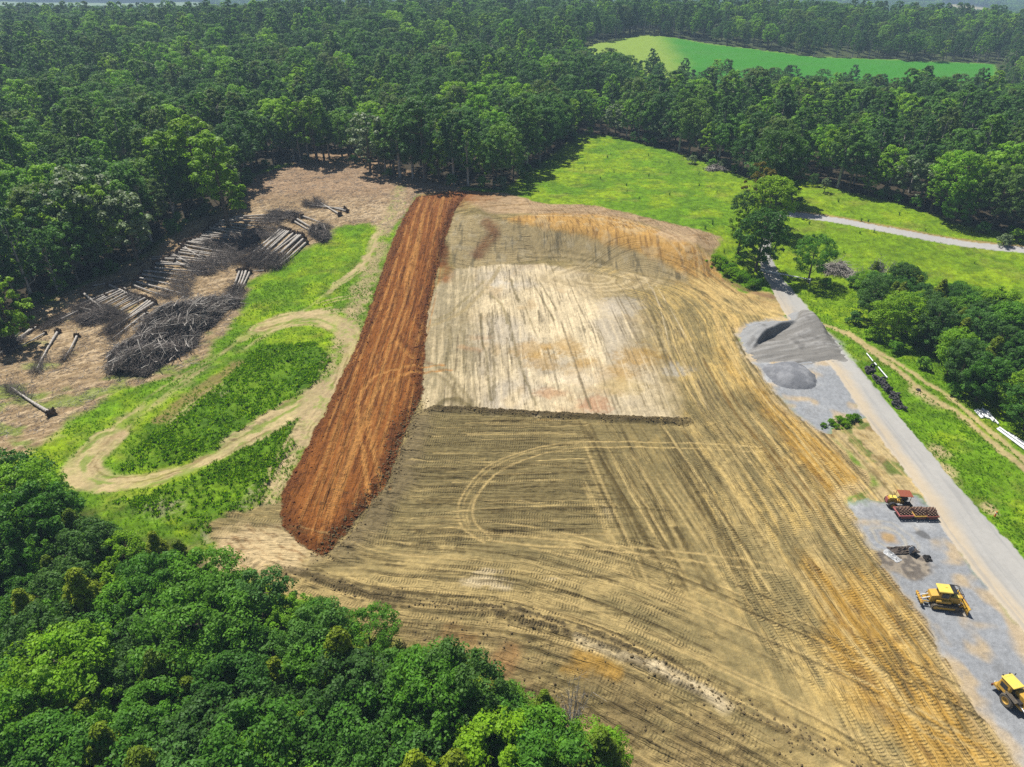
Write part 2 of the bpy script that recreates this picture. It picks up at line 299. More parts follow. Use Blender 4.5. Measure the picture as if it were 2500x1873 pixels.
def offset_line(line, v0, wob, a, b, rg):
    line = np.asarray(line); d = np.gradient(line, axis=0); d /= np.linalg.norm(d, axis=1)[:, None] + 1e-9
    s = np.linspace(0, 1, len(line)); v = v0 + wob * np.sin(s * rg.uniform(2, 7) + rg.uniform(0, 6)) + rg.uniform(-2, 2) * (s - .5)
    q = line + np.stack([d[:, 1], -d[:, 0]], 1) * v[:, None]; k = (s >= a) & (s <= b)
    return q[k] if k.sum() > 2 else q[:3]
def make_passes():
    rg = np.random.default_rng(12); out = []
    GUp = smooth_poly(GUIDE_C, 6)
    def w(c): return tuple(np.array(c) * rg.uniform(.8, 1.2))
    for i in range(70):                      # pad floor
        x = rg.uniform(-13, 36); y1 = rg.uniform(108, 164); L = rg.uniform(8, 40); y0 = max(98, y1 - L); sl = rg.uniform(-.02, .10); cv = rg.normal() * 1.0
        p = np.array([(x + (y1 - y) * sl + cv * ((y1 - y) / 40) ** 2, y) for y in np.linspace(y1, y0, 7)])
        dark = rg.random() < .7; out.append((p, rg.uniform(.05, .16), w((.13, .10, .055) if dark else WHITE), rg.uniform(.45, .85), .05 if dark else -.02))
        if rg.random() < .4: out.append((p + np.array([rg.uniform(1.6, 2.1), 0]), .1, w((.15, .115, .06)), .6, .04))
    for i in range(120):                     # traffic sweeping round the right flank
        a = rg.uniform(0, .85); b = min(1, a + rg.uniform(.1, .5)); v = rg.uniform(-17, 9); p = offset_line(FLOW, v, rg.uniform(.2, 1.4), a, b, rg)
        dark = rg.random() < .55; out.append((p, rg.uniform(.05, .26), w(OLIVE_D if dark else LT), rg.uniform(.35, .8), .05 if dark else -.03))
        if rg.random() < .35: out.append((p + np.array([1.7, .6]), .12, w(LT), .5, -.03))
    for i in range(70):                      # cross passes on the left fill
        y = rg.uniform(66, 95); x0 = rg.uniform(-17, -2); x1 = min(12 + (98 - y) * .1, x0 + rg.uniform(8, 28)); cv = rg.normal() * .5; sl = rg.uniform(.01, .07)
        p = np.array([(x, y + (x - x0) * sl + cv * math.sin((x - x0) / 9)) for x in np.linspace(x0, x1, 8)])
        dark = rg.random() < .72; out.append((p, rg.uniform(.04, .14), w((.065, .047, .017) if dark else TAN), rg.uniform(.5, .9), .09 if dark else -.02))
    for i in range(70):                      # long passes on the right fill
        x = rg.uniform(10, 30); y1 = rg.uniform(75, 96); L = rg.uniform(8, 34); y0 = max(58, y1 - L); sl = rg.uniform(.12, .26)
        p = np.array([(x + (y1 - y) * sl, y) for y in np.linspace(y1, y0, 6)]); dark = rg.random() < .6
        out.append((p, rg.uniform(.05, .28), w((.075, .055, .02) if dark else TAN), rg.uniform(.4, .8), .06 if dark else -.02))
    for i in range(90):                      # curving passes along the bank
        a = rg.uniform(0, .8); b = min(1, a + rg.uniform(.15, .6)); v = -rg.uniform(-9, 15); p = offset_line(GUp, v, rg.uniform(.1, .8), a, b, rg)
        dark = rg.random() < .6; out.append((p, rg.uniform(.04, .16), w((.075, .055, .022) if dark else LT), rg.uniform(.45, .85), .09 if dark else -.02))
    for i in range(44):                      # red strip
        x = rg.uniform(-31, -17.5); y1 = rg.uniform(110, 208); y0 = max(70, y1 - rg.uniform(20, 90)); cv = rg.normal() * .5
        p = np.array([(x + cv * math.sin((y1 - y) / 30), y) for y in np.linspace(y1, y0, 10)]); dark = rg.random() < .55
        out.append((p, rg.uniform(.08, .3), w((.085, .028, .009) if dark else RED_L), rg.uniform(.3, .65), .13 if dark else -.05))
    for i in range(26):                      # top of the cut
        p = offset_line(smooth_poly(PP(B_([(900, 230), (1200, 270), (1500, 280), (1800, 330), (2050, 410), (2200, 520), (2230, 640)])), 5), rg.uniform(-6, 6), rg.uniform(.3, 1.2), a := rg.uniform(0, .7), min(1, a + rg.uniform(.2, .5)), rg)
        out.append((p, rg.uniform(.08, .3), w((.17, .10, .04) if rg.random() < .6 else (.42, .31, .17)), rg.uniform(.35, .7), .05))
    for i in range(34):                      # wheel marks through the yard spur and ochre flank
        a = rg.uniform(.25, .7); p = offset_line(FLOW, rg.uniform(-3, 13) * -1, rg.uniform(.2, 1), a, min(1, a + rg.uniform(.1, .3)), rg); out.append((p, rg.uniform(.08, .25), w((.15, .085, .02) if rg.random() < .6 else (.45, .32, .12)), rg.uniform(.4, .8), .04))
    return out
PASSES = []
def ground_fields(X, Y):
    n = X.size
    zm = terrain(X, Y)
    wx = X + 0.9 * fbm(X / 3.1, Y / 3.1, 60, 3); wy = Y + 0.9 * fbm(X / 3.1, Y / 3.1, 64, 3)
    fx = X + 0.3 * fbm(X / .9, Y / .9, 68, 2); fy = Y + 0.3 * fbm(X / .9, Y / .9, 71, 2)
    n1 = fbm(X / 9, Y / 9, 1, 4); n2 = fbm(X / 2.2, Y / 2.2, 5, 3); n3 = vnoise(X / .45, Y / .45, 9); n4 = fbm(X / 30, Y / 30, 11, 3)
    zone = np.zeros(n, np.int8); zr = np.zeros(n); cu = np.zeros(n); cs = np.zeros(n)
    # grass
    c = np.tile(pv(GRASS), (n, 1))
    c = lerp(c, GRASS_L, sstep(-.15, .45, n1 + .5 * n2 * .6 + .3 * n4) * .9)
    c = lerp(c, GRASS_D, sstep(.12, .6, fbm(X / 4.2, Y / 3.0, 13, 4)) * .6)
    right_m = sstep(55, 72, X)
    c = lerp(c, pv(GRASS_L) * pv([1.0, 1.0, 1.0]), right_m * sstep(120, 150, Y) * .4)
    dry = sstep(.15, .6, fbm(X / 7, Y / 5, 17, 4))
    c = lerp(c, GRASS_S, dry * .35)
    gt = fbm(X / 1.5, Y / 1.3, 180, 3); c = c * (1 + .45 * gt + .18 * vnoise(X / .6, Y / .7, 184))[:, None]; c = lerp(c, GRASS_D, sstep(.25, .6, fbm(X / 2.6, Y / 2.0, 186, 2) + .3 * n4) * .45)
    zr += .10 * n2 + .05 * n3
    # lush oval and south bank
    for poly, k in ((OVAL, .85), (SOUTHG, .6)):
        m = sstep(-.6, .8, sdist(wx, wy, poly))
        c = lerp(c, pv(GRASS_D) * 1.15, m * k * (0.55 + .45 * sstep(-.4, .4, n2)))
        c = lerp(c, GRASS, m * .5 * sstep(.05, .45, n1)); zr += m * (.25 + .22 * n2 + .12 * n3)
    # bleached dead-weed patches low on the left
    for (x, y, r) in [(1540, 740, 2.2), (1480, 840, 2.6), (1000, 850, 3.5), (1250, 1000, 2.5), (900, 820, 2.5), (1330, 170, 2.0), (1700, 560, 2.0)]:
        q = P(*D_([(x, y)])[0]); d = np.hypot(wx - q[0], wy - q[1])
        c = lerp(c, (.25, .21, .14), sstep(r, r * .3, d) * .6 * sstep(-.3, .5, n3 + n2))
    # forest floor
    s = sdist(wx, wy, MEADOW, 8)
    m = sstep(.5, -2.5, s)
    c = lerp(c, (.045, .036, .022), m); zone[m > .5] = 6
    # cleared ground
    s = sdist(wx, wy, CLEAR, 8); m = sstep(-1.2, 1.2, s + 1.5 * n2)
    st = fbm((X * .8 + Y * .6) / 2.2, (Y * .8 - X * .6) / .55, 20, 3)
    cc = lerp(np.tile(pv(CLEARC), (n, 1)), (.41, .31, .19), sstep(-.1, .5, st + .4 * n1))
    cc = lerp(cc, (.10, .065, .038), sstep(.15, .55, fbm(X / .8, Y / .7, 24, 3)) * .75)
    cc = lerp(cc, GRASS, sstep(.28, .6, fbm(X / 6, Y / 4, 28, 3) + .25 * sstep(125, 95, Y)) * .6 * sstep(160, 110, Y))
    cc = lerp(cc, (.25, .16, .10), sstep(190, 215, Y) * .6)
    c = lerp(c, cc, m); zr += m * (.10 * st + .06 * n3); zone[(m > .5) & (zone != 6)] = 5
    # worn vehicle loop in the grass
    for i, L in enumerate(LOOP):
        lk, lw = LOOP_K[i]
        d, sd, u = pdist(fx, fy, L, 8)
        v = d * sd
        hw = lw + .3 * lw * np.sin(u / 7.0) + .9 * fbm(X / 5, Y / 5, 31, 2)
        m = sstep(hw + .5, hw - .6, d) * (.7 + .3 * sstep(-.5, .3, n2))
        lines = fbm(u / 9, v / .38, 33, 2)
        pc = lerp(np.tile(pv(STRAW), (n, 1)), (.23, .16, .08), sstep(.05, .5, lines))
        pc = lerp(pc, GRASS, sstep(.1, .45, fbm(u / 4, v / .8, 35, 2) + .25 * n1) * .65)
        m = m * lk * (1 if lk > .9 else sstep(-.55, .35, lines + .5 * n2))
        c = lerp(c, pc, m * .92); zr -= m * .08 - m * .07 * lines; zone[(m > .5) & (zone != 6)] = 7
    # loose straw-coloured skirt between strip and grass
    d, sd, u = pdist(fx, fy, PATH2, 7); v = d * sd
    m = sstep(1.7, .7, d + .9 * n2 + .9 * sstep(165, 140, Y)) * (.5 + .5 * sstep(140, 160, Y)); c = lerp(c, lerp(np.tile(pv(STRAW), (n, 1)), GRASS, sstep(.0, .5, fbm(u / 3, v / .5, 37, 2)) * .6), m * .85); zone[(m > .5) & (zone == 0)] = 7
    sk = np.abs(fx + 34.5) ; m = sstep(3.0, .8, sk + 1.6 * n2 + 1.2 * fbm(X / 5, Y / 9, 39, 2)) * sstep(62, 70, Y) * sstep(230, 205, Y)
    c = lerp(c, lerp(np.tile(pv((.33, .25, .14)), (n, 1)), GRASS, sstep(.0, .5, n2 + n3 * .5) * .7), m * .8)
    # side-hill tyre marks in the grass
    for q in (A_([(1900, 840), (2000, 810), (2100, 790), (2212, 770)]), A_([(1800, 890), (1950, 880), (2100, 870)]), A_([(2000, 720), (2080, 670), (2190, 590)]), A_([(1560, 960), (1800, 900), (1980, 860)]), D_([(1640, 700), (1700, 560), (1780, 400), (1880, 250)]), D_([(1590, 720), (1650, 580), (1740, 420), (1830, 290)]), D_([(1000, 350), (1150, 200), (1300, 90)])):
        for off in (0, 14):
            d, sd, u = pdist(fx, fy, PP([(x + off, y + off * .3) for x, y in q], 4), 2)
            c = lerp(c, STRAW, sstep(.5, .15, d + .25 * n2) * .6)
    # brown churned band beside the oval
    d, sd, u = pdist(wx, wy, PP(D_([(980, 300), (1130, 180), (1300, 70), (1420, -20)]), 4), 5)
    c = lerp(c, (.20, .13, .06), sstep(2.4, .8, d + n2) * .7)
    # ---------------- bare earth
    s = sdist(wx, wy, DIRT, 8); mD = sstep(-.5, .5, s + .5 * n2)
    zone[(mD > .5)] = 1
    dg, sg, ug = pdist(X, Y, GUIDE_C, 200); vg = dg * sg
    df, sr, ur = pdist(X, Y, FLOW, 200); vr = df * sr; dr, _, _ = pdist(X, Y, RIGHT[40:], 200)
    # streak fields
    aA = math.radians(4); uA = Y * math.cos(aA) - X * math.sin(aA); vA = X * math.cos(aA) + Y * math.sin(aA)
    aB = math.radians(-3); uB = X * math.cos(aB) + Y * math.sin(aB); vB = Y * math.cos(aB) - X * math.sin(aB)
    vBw = vB + .5 * fbm(X / 8, Y / 6, 75, 2)
    aC = math.radians(13); uC = Y * math.cos(aC) - X * math.sin(aC); vC = X * math.cos(aC) + Y * math.sin(aC)
    stA = fbm(uA / 14, vA / .55, 80, 3); stB = fbm(uB / 13, vBw / .6, 84, 3); stC = fbm(uC / 12, vC / .55, 88, 3)
    stG = fbm(ug / 16, (vg + .6 * n1) / .6, 92, 3); stR = fbm(ur / 16, (vr + .4 * n1) / .6, 96, 3)
    # which pass direction rules where
    lineX = 10.6 + (98 - Y) * 0.10
    mW = sstep(-1, 1, sdist(wx, wy, WHITE_Z, 6)) * np.maximum(sstep(5, 17, df + 5 * n1 + 2.5 * n2), sstep(6, -6, X - 22))
    bottom = sstep(68, 62, Y - .18 * X + 1.5 * n1)
    bright = sstep(0, 6, X + 2 * n1 - lineX - 0)
    mR = sstep(26, 12, df + 5 * n1 + 3 * n4)
    stN = stB * (1 - bright) + stC * bright
    st = stN * (1 - bottom) + stG * bottom
    st = st * (1 - mR) + stR * mR
    st = st * (1 - mW) + stA * mW
    st = .72 * st + .45 * n2 * sstep(-.4, .3, n1) + .25 * fbm(X / 1.1, Y / 1.1, 99, 2)
    # white pad: right flank follows the turning traffic
    cd = np.tile(pv(OLIVE), (n, 1))
    cd = lerp(cd, TAN, sstep(-.25, .65, st + .55 * n1 + .25 * n4 + .35 * bottom) * .75)
    cd = lerp(cd, OLIVE_D, sstep(-1, 2, sdist(wx, wy, DARKB, 6)) * (.35 + .5 * sstep(-.1, .5, st)) * .8)
    cd = lerp(cd, OLIVE_D, sstep(.22, .5, fbm(uB / 9, vBw / .4, 100, 2)) * .7 * (1 - mW) * (1 - mR))
    cd = lerp(cd, (.44, .31, .105), mR * sstep(-.35, .6, st + .5 * n1 + .2 * n4) * .85)
    cd = lerp(cd, OLIVE, mR * sstep(.1, .5, fbm(ur / 14, (vr + .8 * n1) / .5, 103, 2) + .3 * n2) * .7)
    # ochre flanks
    for poly, k in ((OCH_R, .95), (OCH_B, .85)):
        m = sstep(-2.2, 2.2, sdist(wx, wy, poly, 8) + 1.6 * n2)
        oc = lerp(np.tile(pv(OCHRE), (n, 1)), (.48, .32, .10), sstep(-.1, .45, stR + .4 * n2))
        oc = lerp(oc, (.17, .095, .03), sstep(.08, .5, fbm(ur / 2.2, vr / 1.1, 107, 3)) * .75)
        cd = lerp(cd, oc, m * k)
    m = sstep(3.2, 1.0, dr + 1.3 * n2) * sstep(122, 112, Y); cd = lerp(cd, (.44, .33, .16), m * .8)      # pale scraped edge
    # pad floor
    sw = sstep(-.35, .5, stA * .9 + .45 * n1 + .35 * n4 + .1)
    cw = lerp(np.tile(pv((.39, .32, .205)), (n, 1)), WHITE, sw)
    cw = lerp(cw, (.32, .285, .235), sstep(.0, .5, fbm(X / 11, Y / 14, 110, 3) + .3 * sstep(10, -8, X)) * .55)
    cw = lerp(cw, (.36, .25, .12), sstep(.1, .5, fbm(X / 5, Y / 7, 170, 3) + .15 * sstep(135, 105, Y)) * .5)
    cw = lerp(cw, (.19, .155, .095), sstep(.32, .5, fbm(uA / 9, vA / .33, 113, 2) - .25 * sstep(-.2, .6, n1)) * .8)
    mRw = sstep(22, 8, df + 4 * n1) * sstep(92, 110, Y)
    cw = lerp(cw, lerp(np.tile(pv((.24, .185, .10)), (n, 1)), (.44, .35, .20), sstep(-.2, .4, stR)), mRw * .8)
    cd = lerp(cd, cw, mW)
    for (q, a, b, col, k) in PATCH:
        dx = (wx - q[0]) / a; dy = (wy - q[1]) / b
        cd = lerp(cd, col, sstep(1.25, .35, np.hypot(dx, dy) + .55 * n2 + .3 * n3 + .3 * n1) * k * .85)
    # swirl of dozer turns at the back of the pad
    q = P(*B_([(1640, 690)])[0]); ex = (X - q[0]) / 17.0; ey = (Y - q[1]) / 11.0; er = np.hypot(ex, ey)
    th_ = np.arctan2(ey, ex); sw = np.sin(er * 34 + th_ + 4.5 * n1 + 1.2 * n2); ms = sstep(1.05, .6, er + .25 * n1) * sstep(-.5, .3, fbm(X / 6, Y / 4, 174, 2) + .2)
    cd = lerp(cd, lerp(np.tile(pv((.29, .225, .12)), (n, 1)), (.46, .365, .21), sstep(-.4, .7, sw)), ms * .7); zr += ms * .05 * sw
    cd = lerp(cd, lerp(np.tile(pv((.25, .205, .115)), (n, 1)), (.42, .34, .20), sstep(-.2, .5, stA + .5 * n2)), sstep(-5, -11, X + 2.5 * n1 + 1.5 * n2) * mW * .85)
    # cut slope
    slope_x = fbm(X / .8, Y / 7, 116, 3)
    m = sstep(-.8, .8, sdist(wx, wy, CUT_Z, 6))
    cg = lerp(np.tile(pv(GREYCUT), (n, 1)), (.15, .122, .066), sstep(.12, .5, slope_x)); cg = lerp(cg, (.33, .28, .18), sstep(.1, .5, n2) * .5)
    cd = lerp(cd, cg, m); zr += m * .16 * slope_x
    m = sstep(-1.2, 1.2, sdist(wx, wy, CUT_OCH, 6) + n2)
    cg = lerp(np.tile(pv((.40, .235, .07)), (n, 1)), (.23, .13, .042), sstep(.05, .45, fbm(X / .6, Y / 6, 119, 3))); cg = lerp(cg, (.42, .31, .16), sstep(.05, .5, n2 + .4 * n1) * .6)
    cd = lerp(cd, cg, m); zr += m * .12 * slope_x
    m = sstep(-1.5, 1.5, sdist(wx, wy, TOP_TAN, 6) + 1.2 * n2)
    stT = fbm((X + .3 * Y) / 9, (Y - .3 * X) / .9, 122, 3)
    cd = lerp(cd, lerp(np.tile(pv((.36, .25, .145)), (n, 1)), (.24, .15, .07), sstep(.05, .5, stT)), m * .9); zr += m * .05 * stT
    rr = np.hypot(X + 16, Y - 208); cd = lerp(cd, RED, sstep(16, 4, rr + 4 * n2) * .8)
    # spur of pale clay towards the paved road
    zr_d = .07 * st + .045 * n2 + .02 * n3
    ridge = np.clip(fbm(uB / 11, vBw / .38, 125, 2) - .30, 0, 1) * (1 - mW) * (1 - mR) * (1 - bottom)
    ridge = ridge + np.clip(stG - .34, 0, 1) * bottom + .45 * np.clip(stR - .36, 0, 1) * mR * (1 - mW) + np.clip(stA - .36, 0, 1) * mW * .6
    zr_d += .45 * ridge
    c = lerp(c, cd, mD); zr = zr * (1 - mD) + mD * (zr * .6 + zr_d)
    # cleat prints: along-pass coordinate and strength
    fs = mD * (.35 + .65 * sstep(.1, .5, np.abs(mW - .5))) * (1 - .5 * mW)
    for mk in (mR, bottom * (1 - mR), bright * (1 - mR) * (1 - bottom)): fs = fs * sstep(.05, .4, np.abs(mk - .5))
    cv = np.where(mW > .5, vA, np.where(mR > .5, vr, np.where(bottom > .5, vg, np.where(bright > .5, vC, vBw))))
    fu = np.where(mW > .5, uA, np.where(mR > .5, ur, np.where(bottom > .5, ug, np.where(bright > .5, uC, uB))))
    cu = np.where(mR > .5, ur, np.where(bottom > .5, ug, np.where(bright > .5, uC, uB)))
    vv = np.where(mR > .5, vr, np.where(bottom > .5, vg, np.where(bright > .5, vC, vBw)))
    lane = np.abs(((vv + .4 * n1) / 1.15) % 1 - .5)
    cs = mD * (1 - mW) * sstep(.10, .22, .5 - lane) * sstep(-.35, .25, fbm(cu / 12, vv / 1.15, 128, 2) + .25 * bottom + .35 * mR) * sstep(116, 100, Y)
    for mk in (mR, bottom * (1 - mR), bright * (1 - mR) * (1 - bottom)): cs = cs * sstep(.15, .45, np.abs(mk - .5))
    cs = cs * sstep(-.3, .3, fbm(X / 3.5, Y / 3.5, 172, 3) + .15)
    cu = cu + .25 * lane + .12 * n2
    # ---------------- red strip
    s = sdist(fx, fy, STRIP, 8); mS = sstep(-.15, .25, s + .35 * n2)
    hx = X + .35 * fbm(X / 14, Y / 14, 130, 2)
    lane = fbm(Y / 40, hx / .75, 132, 3); lane2 = np.sin(hx * 2 * math.pi / 2.1 + .8 * n1)
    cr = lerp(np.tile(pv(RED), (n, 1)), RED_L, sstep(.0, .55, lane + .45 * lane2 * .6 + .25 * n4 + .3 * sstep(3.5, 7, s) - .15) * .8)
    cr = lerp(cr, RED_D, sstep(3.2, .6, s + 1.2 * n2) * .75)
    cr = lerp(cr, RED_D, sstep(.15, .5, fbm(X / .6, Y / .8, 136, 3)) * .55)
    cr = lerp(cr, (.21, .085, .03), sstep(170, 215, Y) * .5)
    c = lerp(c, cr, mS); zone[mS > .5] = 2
    clod = fbm(X / .5, Y / .55, 139, 3)
    edge = sstep(3.6, .8, s)
    zs = .75 * sstep(0, 1.6, s) * sstep(225, 190, Y) + .10 * lane2 * (1 - edge) + .08 * lane + (.05 + .26 * edge) * np.clip(clod, -.2, 1) + .05 * n3
    zr = zr * (1 - mS) + mS * zs; cs = cs * (1 - mS) + mS * .55 * (1 - edge) * sstep(.0, .4, lane) * sstep(118, 100, Y); cu = np.where(mS > .5, Y, cu); fu = np.where(mS > .5, Y, fu); cv = np.where(mS > .5, hx, cv); fs = fs * (1 - mS) + mS
    # ---------------- windrow and bank
    d, sd, u = pdist(X, Y, WIND, 4); m = sstep(1.15, .35, d + .35 * n2) * sstep(0, 4, u)
    c = lerp(c, (.085, .063, .028), m); zr += .60 * m * (1 + .5 * clod) ; cs *= 1 - m
    m = sstep(1.2, .3, np.abs(dg - .2) + .8 * n2 + .5 * n3) * sstep(4, 14, ug); k = sstep(-.35, .3, fbm(ug / 8, vg / 4, 143, 2))
    c = lerp(c, (.10, .076, .036), m * (.35 + .65 * k) * (zone == 1)); zr += m * .30 * k * (1 + clod)
    below = sstep(0, 4, vg) * mD * bottom
    c = lerp(c, pv((.17, .12, .055)), below * .45 * sstep(-.3, .4, n2)); zr += below * .16 * np.clip(clod, -.3, 1); cs *= 1 - .55 * below
    # slope of spoil between strip and graded fill
    dS = -sdist(wx, wy, STRIP, 6); m = sstep(0.2, .9, dS) * sstep(5.5, 2.5, dS + 1.2 * n2) * (X > -26) * sstep(99, 94, Y) * sstep(60, 66, Y) * (1 - mS)
    c = lerp(c, (.15, .115, .06), m * .8); zr += m * (.45 + .22 * np.clip(clod, -.2, 1)); cs *= 1 - m
    # sandy wash at the foot of the strip
    q = P(640, 1340); d = np.hypot((wx - q[0]) / 8.0, (wy - q[1]) / 5.0); m = sstep(1.15, .6, d + .35 * n2) * (1 - mS)
    c = lerp(c, lerp(np.tile(pv((.46, .35, .19)), (n, 1)), (.25, .16, .075), sstep(.1, .5, fbm(X / 1.6, (Y + .6 * X) / .45, 146, 3))), m * .95); cs *= 1 - m
    # ---------------- gravel yards and roads
    for L, w_, e_ in ((LOT1, 1.0, 6), (LOT2, .8, 6)):
        s = sdist(wx, wy, L, e_); m = sstep(-w_, w_, s + .8 * n2 + .9)
        gg = lerp(np.tile(pv(GRAVEL), (n, 1)), (.33, .335, .34), sstep(-.1, .5, n1 + .4 * n2)); gg = lerp(gg, (.40, .30, .17), sstep(.25, .6, fbm(X / 4, Y / 5, 150, 3) + .2 * sstep(2.5, 0, s)) * .75)
        gg = lerp(gg, (.13, .13, .13), sstep(.35, .6, n2 + .5 * n3) * .4)
        c = lerp(c, gg, m); zone[m > .5] = 3; zr = zr * (1 - m) + m * .03 * n2; cs *= 1 - m
    # verge between yard and road: pale sandy with weeds
    sR = sdist(fx, fy, ROAD, 10)
    vg_m = sstep(-5.5, -1.5, sR + 1.2 * n2) * (X < 62) * sstep(46, 50, Y) * sstep(125, 112, Y) * (zone != 3)
    vg_m = np.maximum(vg_m, sstep(-1.2, 1.2, sdist(wx, wy, VERGE, 6) + n2) * (zone != 3))
    vv_c = lerp(np.tile(pv((.42, .31, .165)), (n, 1)), (.24, .16, .08), sstep(.0, .5, n2)); vv_c = lerp(vv_c, GRASS_D, sstep(.22, .5, fbm(X / 2.5, Y / 3, 154, 3) + .12) * .75)
    c = lerp(c, vv_c, vg_m * .9 * np.where(zone == 1, .5, 1)); zone[(vg_m > .6) & (zone == 0)] = 1
    mo = sstep(-.12, .12, sR + .15 * n2)
    dl, sl, ul = pdist(X, Y, PP(ROAD_PX_L), 30); dr2, sr2, ur2 = pdist(X, Y, PP(ROAD_PX_R), 30)
    rc = lerp(np.tile(pv(ROADC), (n, 1)), ROADT, sstep(3.2, .8, dl + .6 * n2) * .85 * sstep(170, 120, Y)); rc = lerp(rc, (.25, .25, .245), sstep(.05, .5, fbm(ul / 15, dl / .6, 158, 3)) * .5)
    rc = lerp(rc, (.42, .37, .30), sstep(.6, .1, dl + .3 * n2) * .6)
    c = lerp(c, rc, mo); zone[mo > .5] = 4; zr = zr * (1 - mo) + mo * (.05 + .004 * n2); cs *= 1 - mo
    d, sd, u = pdist(fx, fy, FARROAD, 6)
    m = sstep(3.6, 2.6, d + .5 * n2) * (sd < 0); c = lerp(c, (.30, .19, .09), m * .8)
    m = sstep(2.1, 1.7, d + .25 * n2); c = lerp(c, (.36, .35, .34), m); zone[m > .5] = 4; zr = zr * (1 - m)
    # farm track on the right: two ruts
    for q in (C_([(1020, 970), (1150, 1020), (1300, 1130), (1450, 1230), (1550, 1320), (1700, 1430)]) + F_([(1800, 250), (1950, 380), (2080, 490), (2212, 600), (2350, 720)]), C_([(1160, 1010), (1320, 1120), (1480, 1210), (1620, 1310)]) + F_([(1720, 140), (1850, 240), (2000, 370), (2140, 480), (2300, 610)])):
        d, sd, u = pdist(fx, fy, PP(q, 4), 4)
        c = lerp(c, (.40, .30, .155), sstep(.95, .3, d + .5 * n2) * .85); zr -= sstep(.95, .3, d) * .08; zone[(d < .6) & (zone == 0)] = 7
    for (x, y, a, b) in [(1640, 180, 2.0, 3.2), (1700, 500, 2.0, 3.0), (1640, 560, 2.0, 4.0), (1990, 850, 1.0, 1.6), (1580, 130, 1.4, 2.2), (1760, 620, 1.2, 3)]:
        q = P(*F_([(x, y)])[0]); d = np.hypot((wx - q[0]) / a, (wy - q[1]) / b)
        c = lerp(c, STRAW, sstep(1.2, .4, d + .4 * n2) * .75 * (zone == 0))
    # burn spot and circles in the yard
    q = P(2212, 1378); dd = np.hypot((wx - q[0]) / 3.6, (wy - q[1]) / 2.6); m = sstep(1.1, .8, dd + .2 * n2)
    c = lerp(c, lerp(np.tile(pv((.12, .10, .08)), (n, 1)), (.24, .20, .15), sstep(-.3, .5, n2 + n3)), m * .9); zr += m * .12 * np.clip(clod, 0, 1) + sstep(.35, .0, np.abs(dd - 1.0)) * .12
    q = P(2172, 1312); dd = np.hypot(wx - q[0], (wy - q[1])); ring = sstep(.2, .8, np.sin(dd * 4.4 + n2)); m = sstep(3.8, 2.8, dd)
    c = lerp(c, (.34, .31, .25), m * ring * .6); c = lerp(c, (.33, .21, .08), sstep(1.4, .5, dd + .4 * n2) * .8)
    q = P(2252, 1306); c = lerp(c, (.085, .085, .085), sstep(1.0, .6, np.hypot((wx - q[0]) / .9, (wy - q[1]) / .9) + .3 * n2) * .8)
    # ---------------- thin passes left by blades and tracks
    for (pl, hw, col, k, dz) in PASSES:
        if pl[:, 0].max() < X.min() or pl[:, 0].min() > X.max() or pl[:, 1].max() < Y.min() or pl[:, 1].min() > Y.max(): continue
        d, sd, u = pdist(X, Y, pl, hw + .5)
        sel = np.nonzero(d < hw + .3)[0]
        if sel.size == 0: continue
        m = sstep(hw + .13, max(hw - .10, .0), d[sel] + .10 * n2[sel] + .05 * n3[sel]) * sstep(-.45, .25, fbm(u[sel] / 3.5, X[sel] * .05, 176, 2) + .1) * ((zone[sel] == 1) | (zone[sel] == 2))
        c[sel] = lerp(c[sel], col, m * k); zr[sel] += dz * m
    # ---------------- tracks
    for (pl, hw, col, k, dz, soft) in TRACKS:
        if k <= 0: continue
        d, sd, u = pdist(fx if hw > .25 else X, fy if hw > .25 else Y, pl, hw + soft + 1)
        m = sstep(hw + soft, max(hw - soft, 0.02), d) * (.55 + .45 * sstep(-.5, .1, n2 + .3 * n3)); c = lerp(c, col, m * k); zr += dz * m
        cs *= 1 - .6 * m
    fine = np.where(zone == 4, .25, 1.0)
    c = c * (1 + fine * (.13 * n3 + .10 * vnoise(X / .21, Y / .21, 160)))[:, None] * (1 + .10 * n1)[:, None]
    return np.clip(c, .004, .8), zm + zr, cu, np.clip(cs, 0, 1), zone, fu, cv, fs

# ------------------------------------------------------------------ materials
def nmat(name):
    m = bpy.data.materials.new(name); m.use_nodes = True
    nt = m.node_tree
    return m, nt, nt.nodes['Principled BSDF'], nt.nodes, nt.links

def noise_node(nt, scale, detail=4, rough=.6, vec=None, w=None):
    t = nt.nodes.new('ShaderNodeTexNoise'); t.inputs['Scale'].default_value = scale
    t.inputs['Detail'].default_value = detail; t.inputs['Roughness'].default_value = rough
    if vec is not None: nt.links.new(vec, t.inputs['Vector'])
    return t

def math_node(nt, op, a, b=None):
    m = nt.nodes.new('ShaderNodeMath'); m.operation = op
    for i, v in enumerate((a, b)):
        if v is None: continue
        if hasattr(v, 'links'): nt.links.new(v, m.inputs[i])
        else: m.inputs[i].default_value = v
    return m.outputs[0]

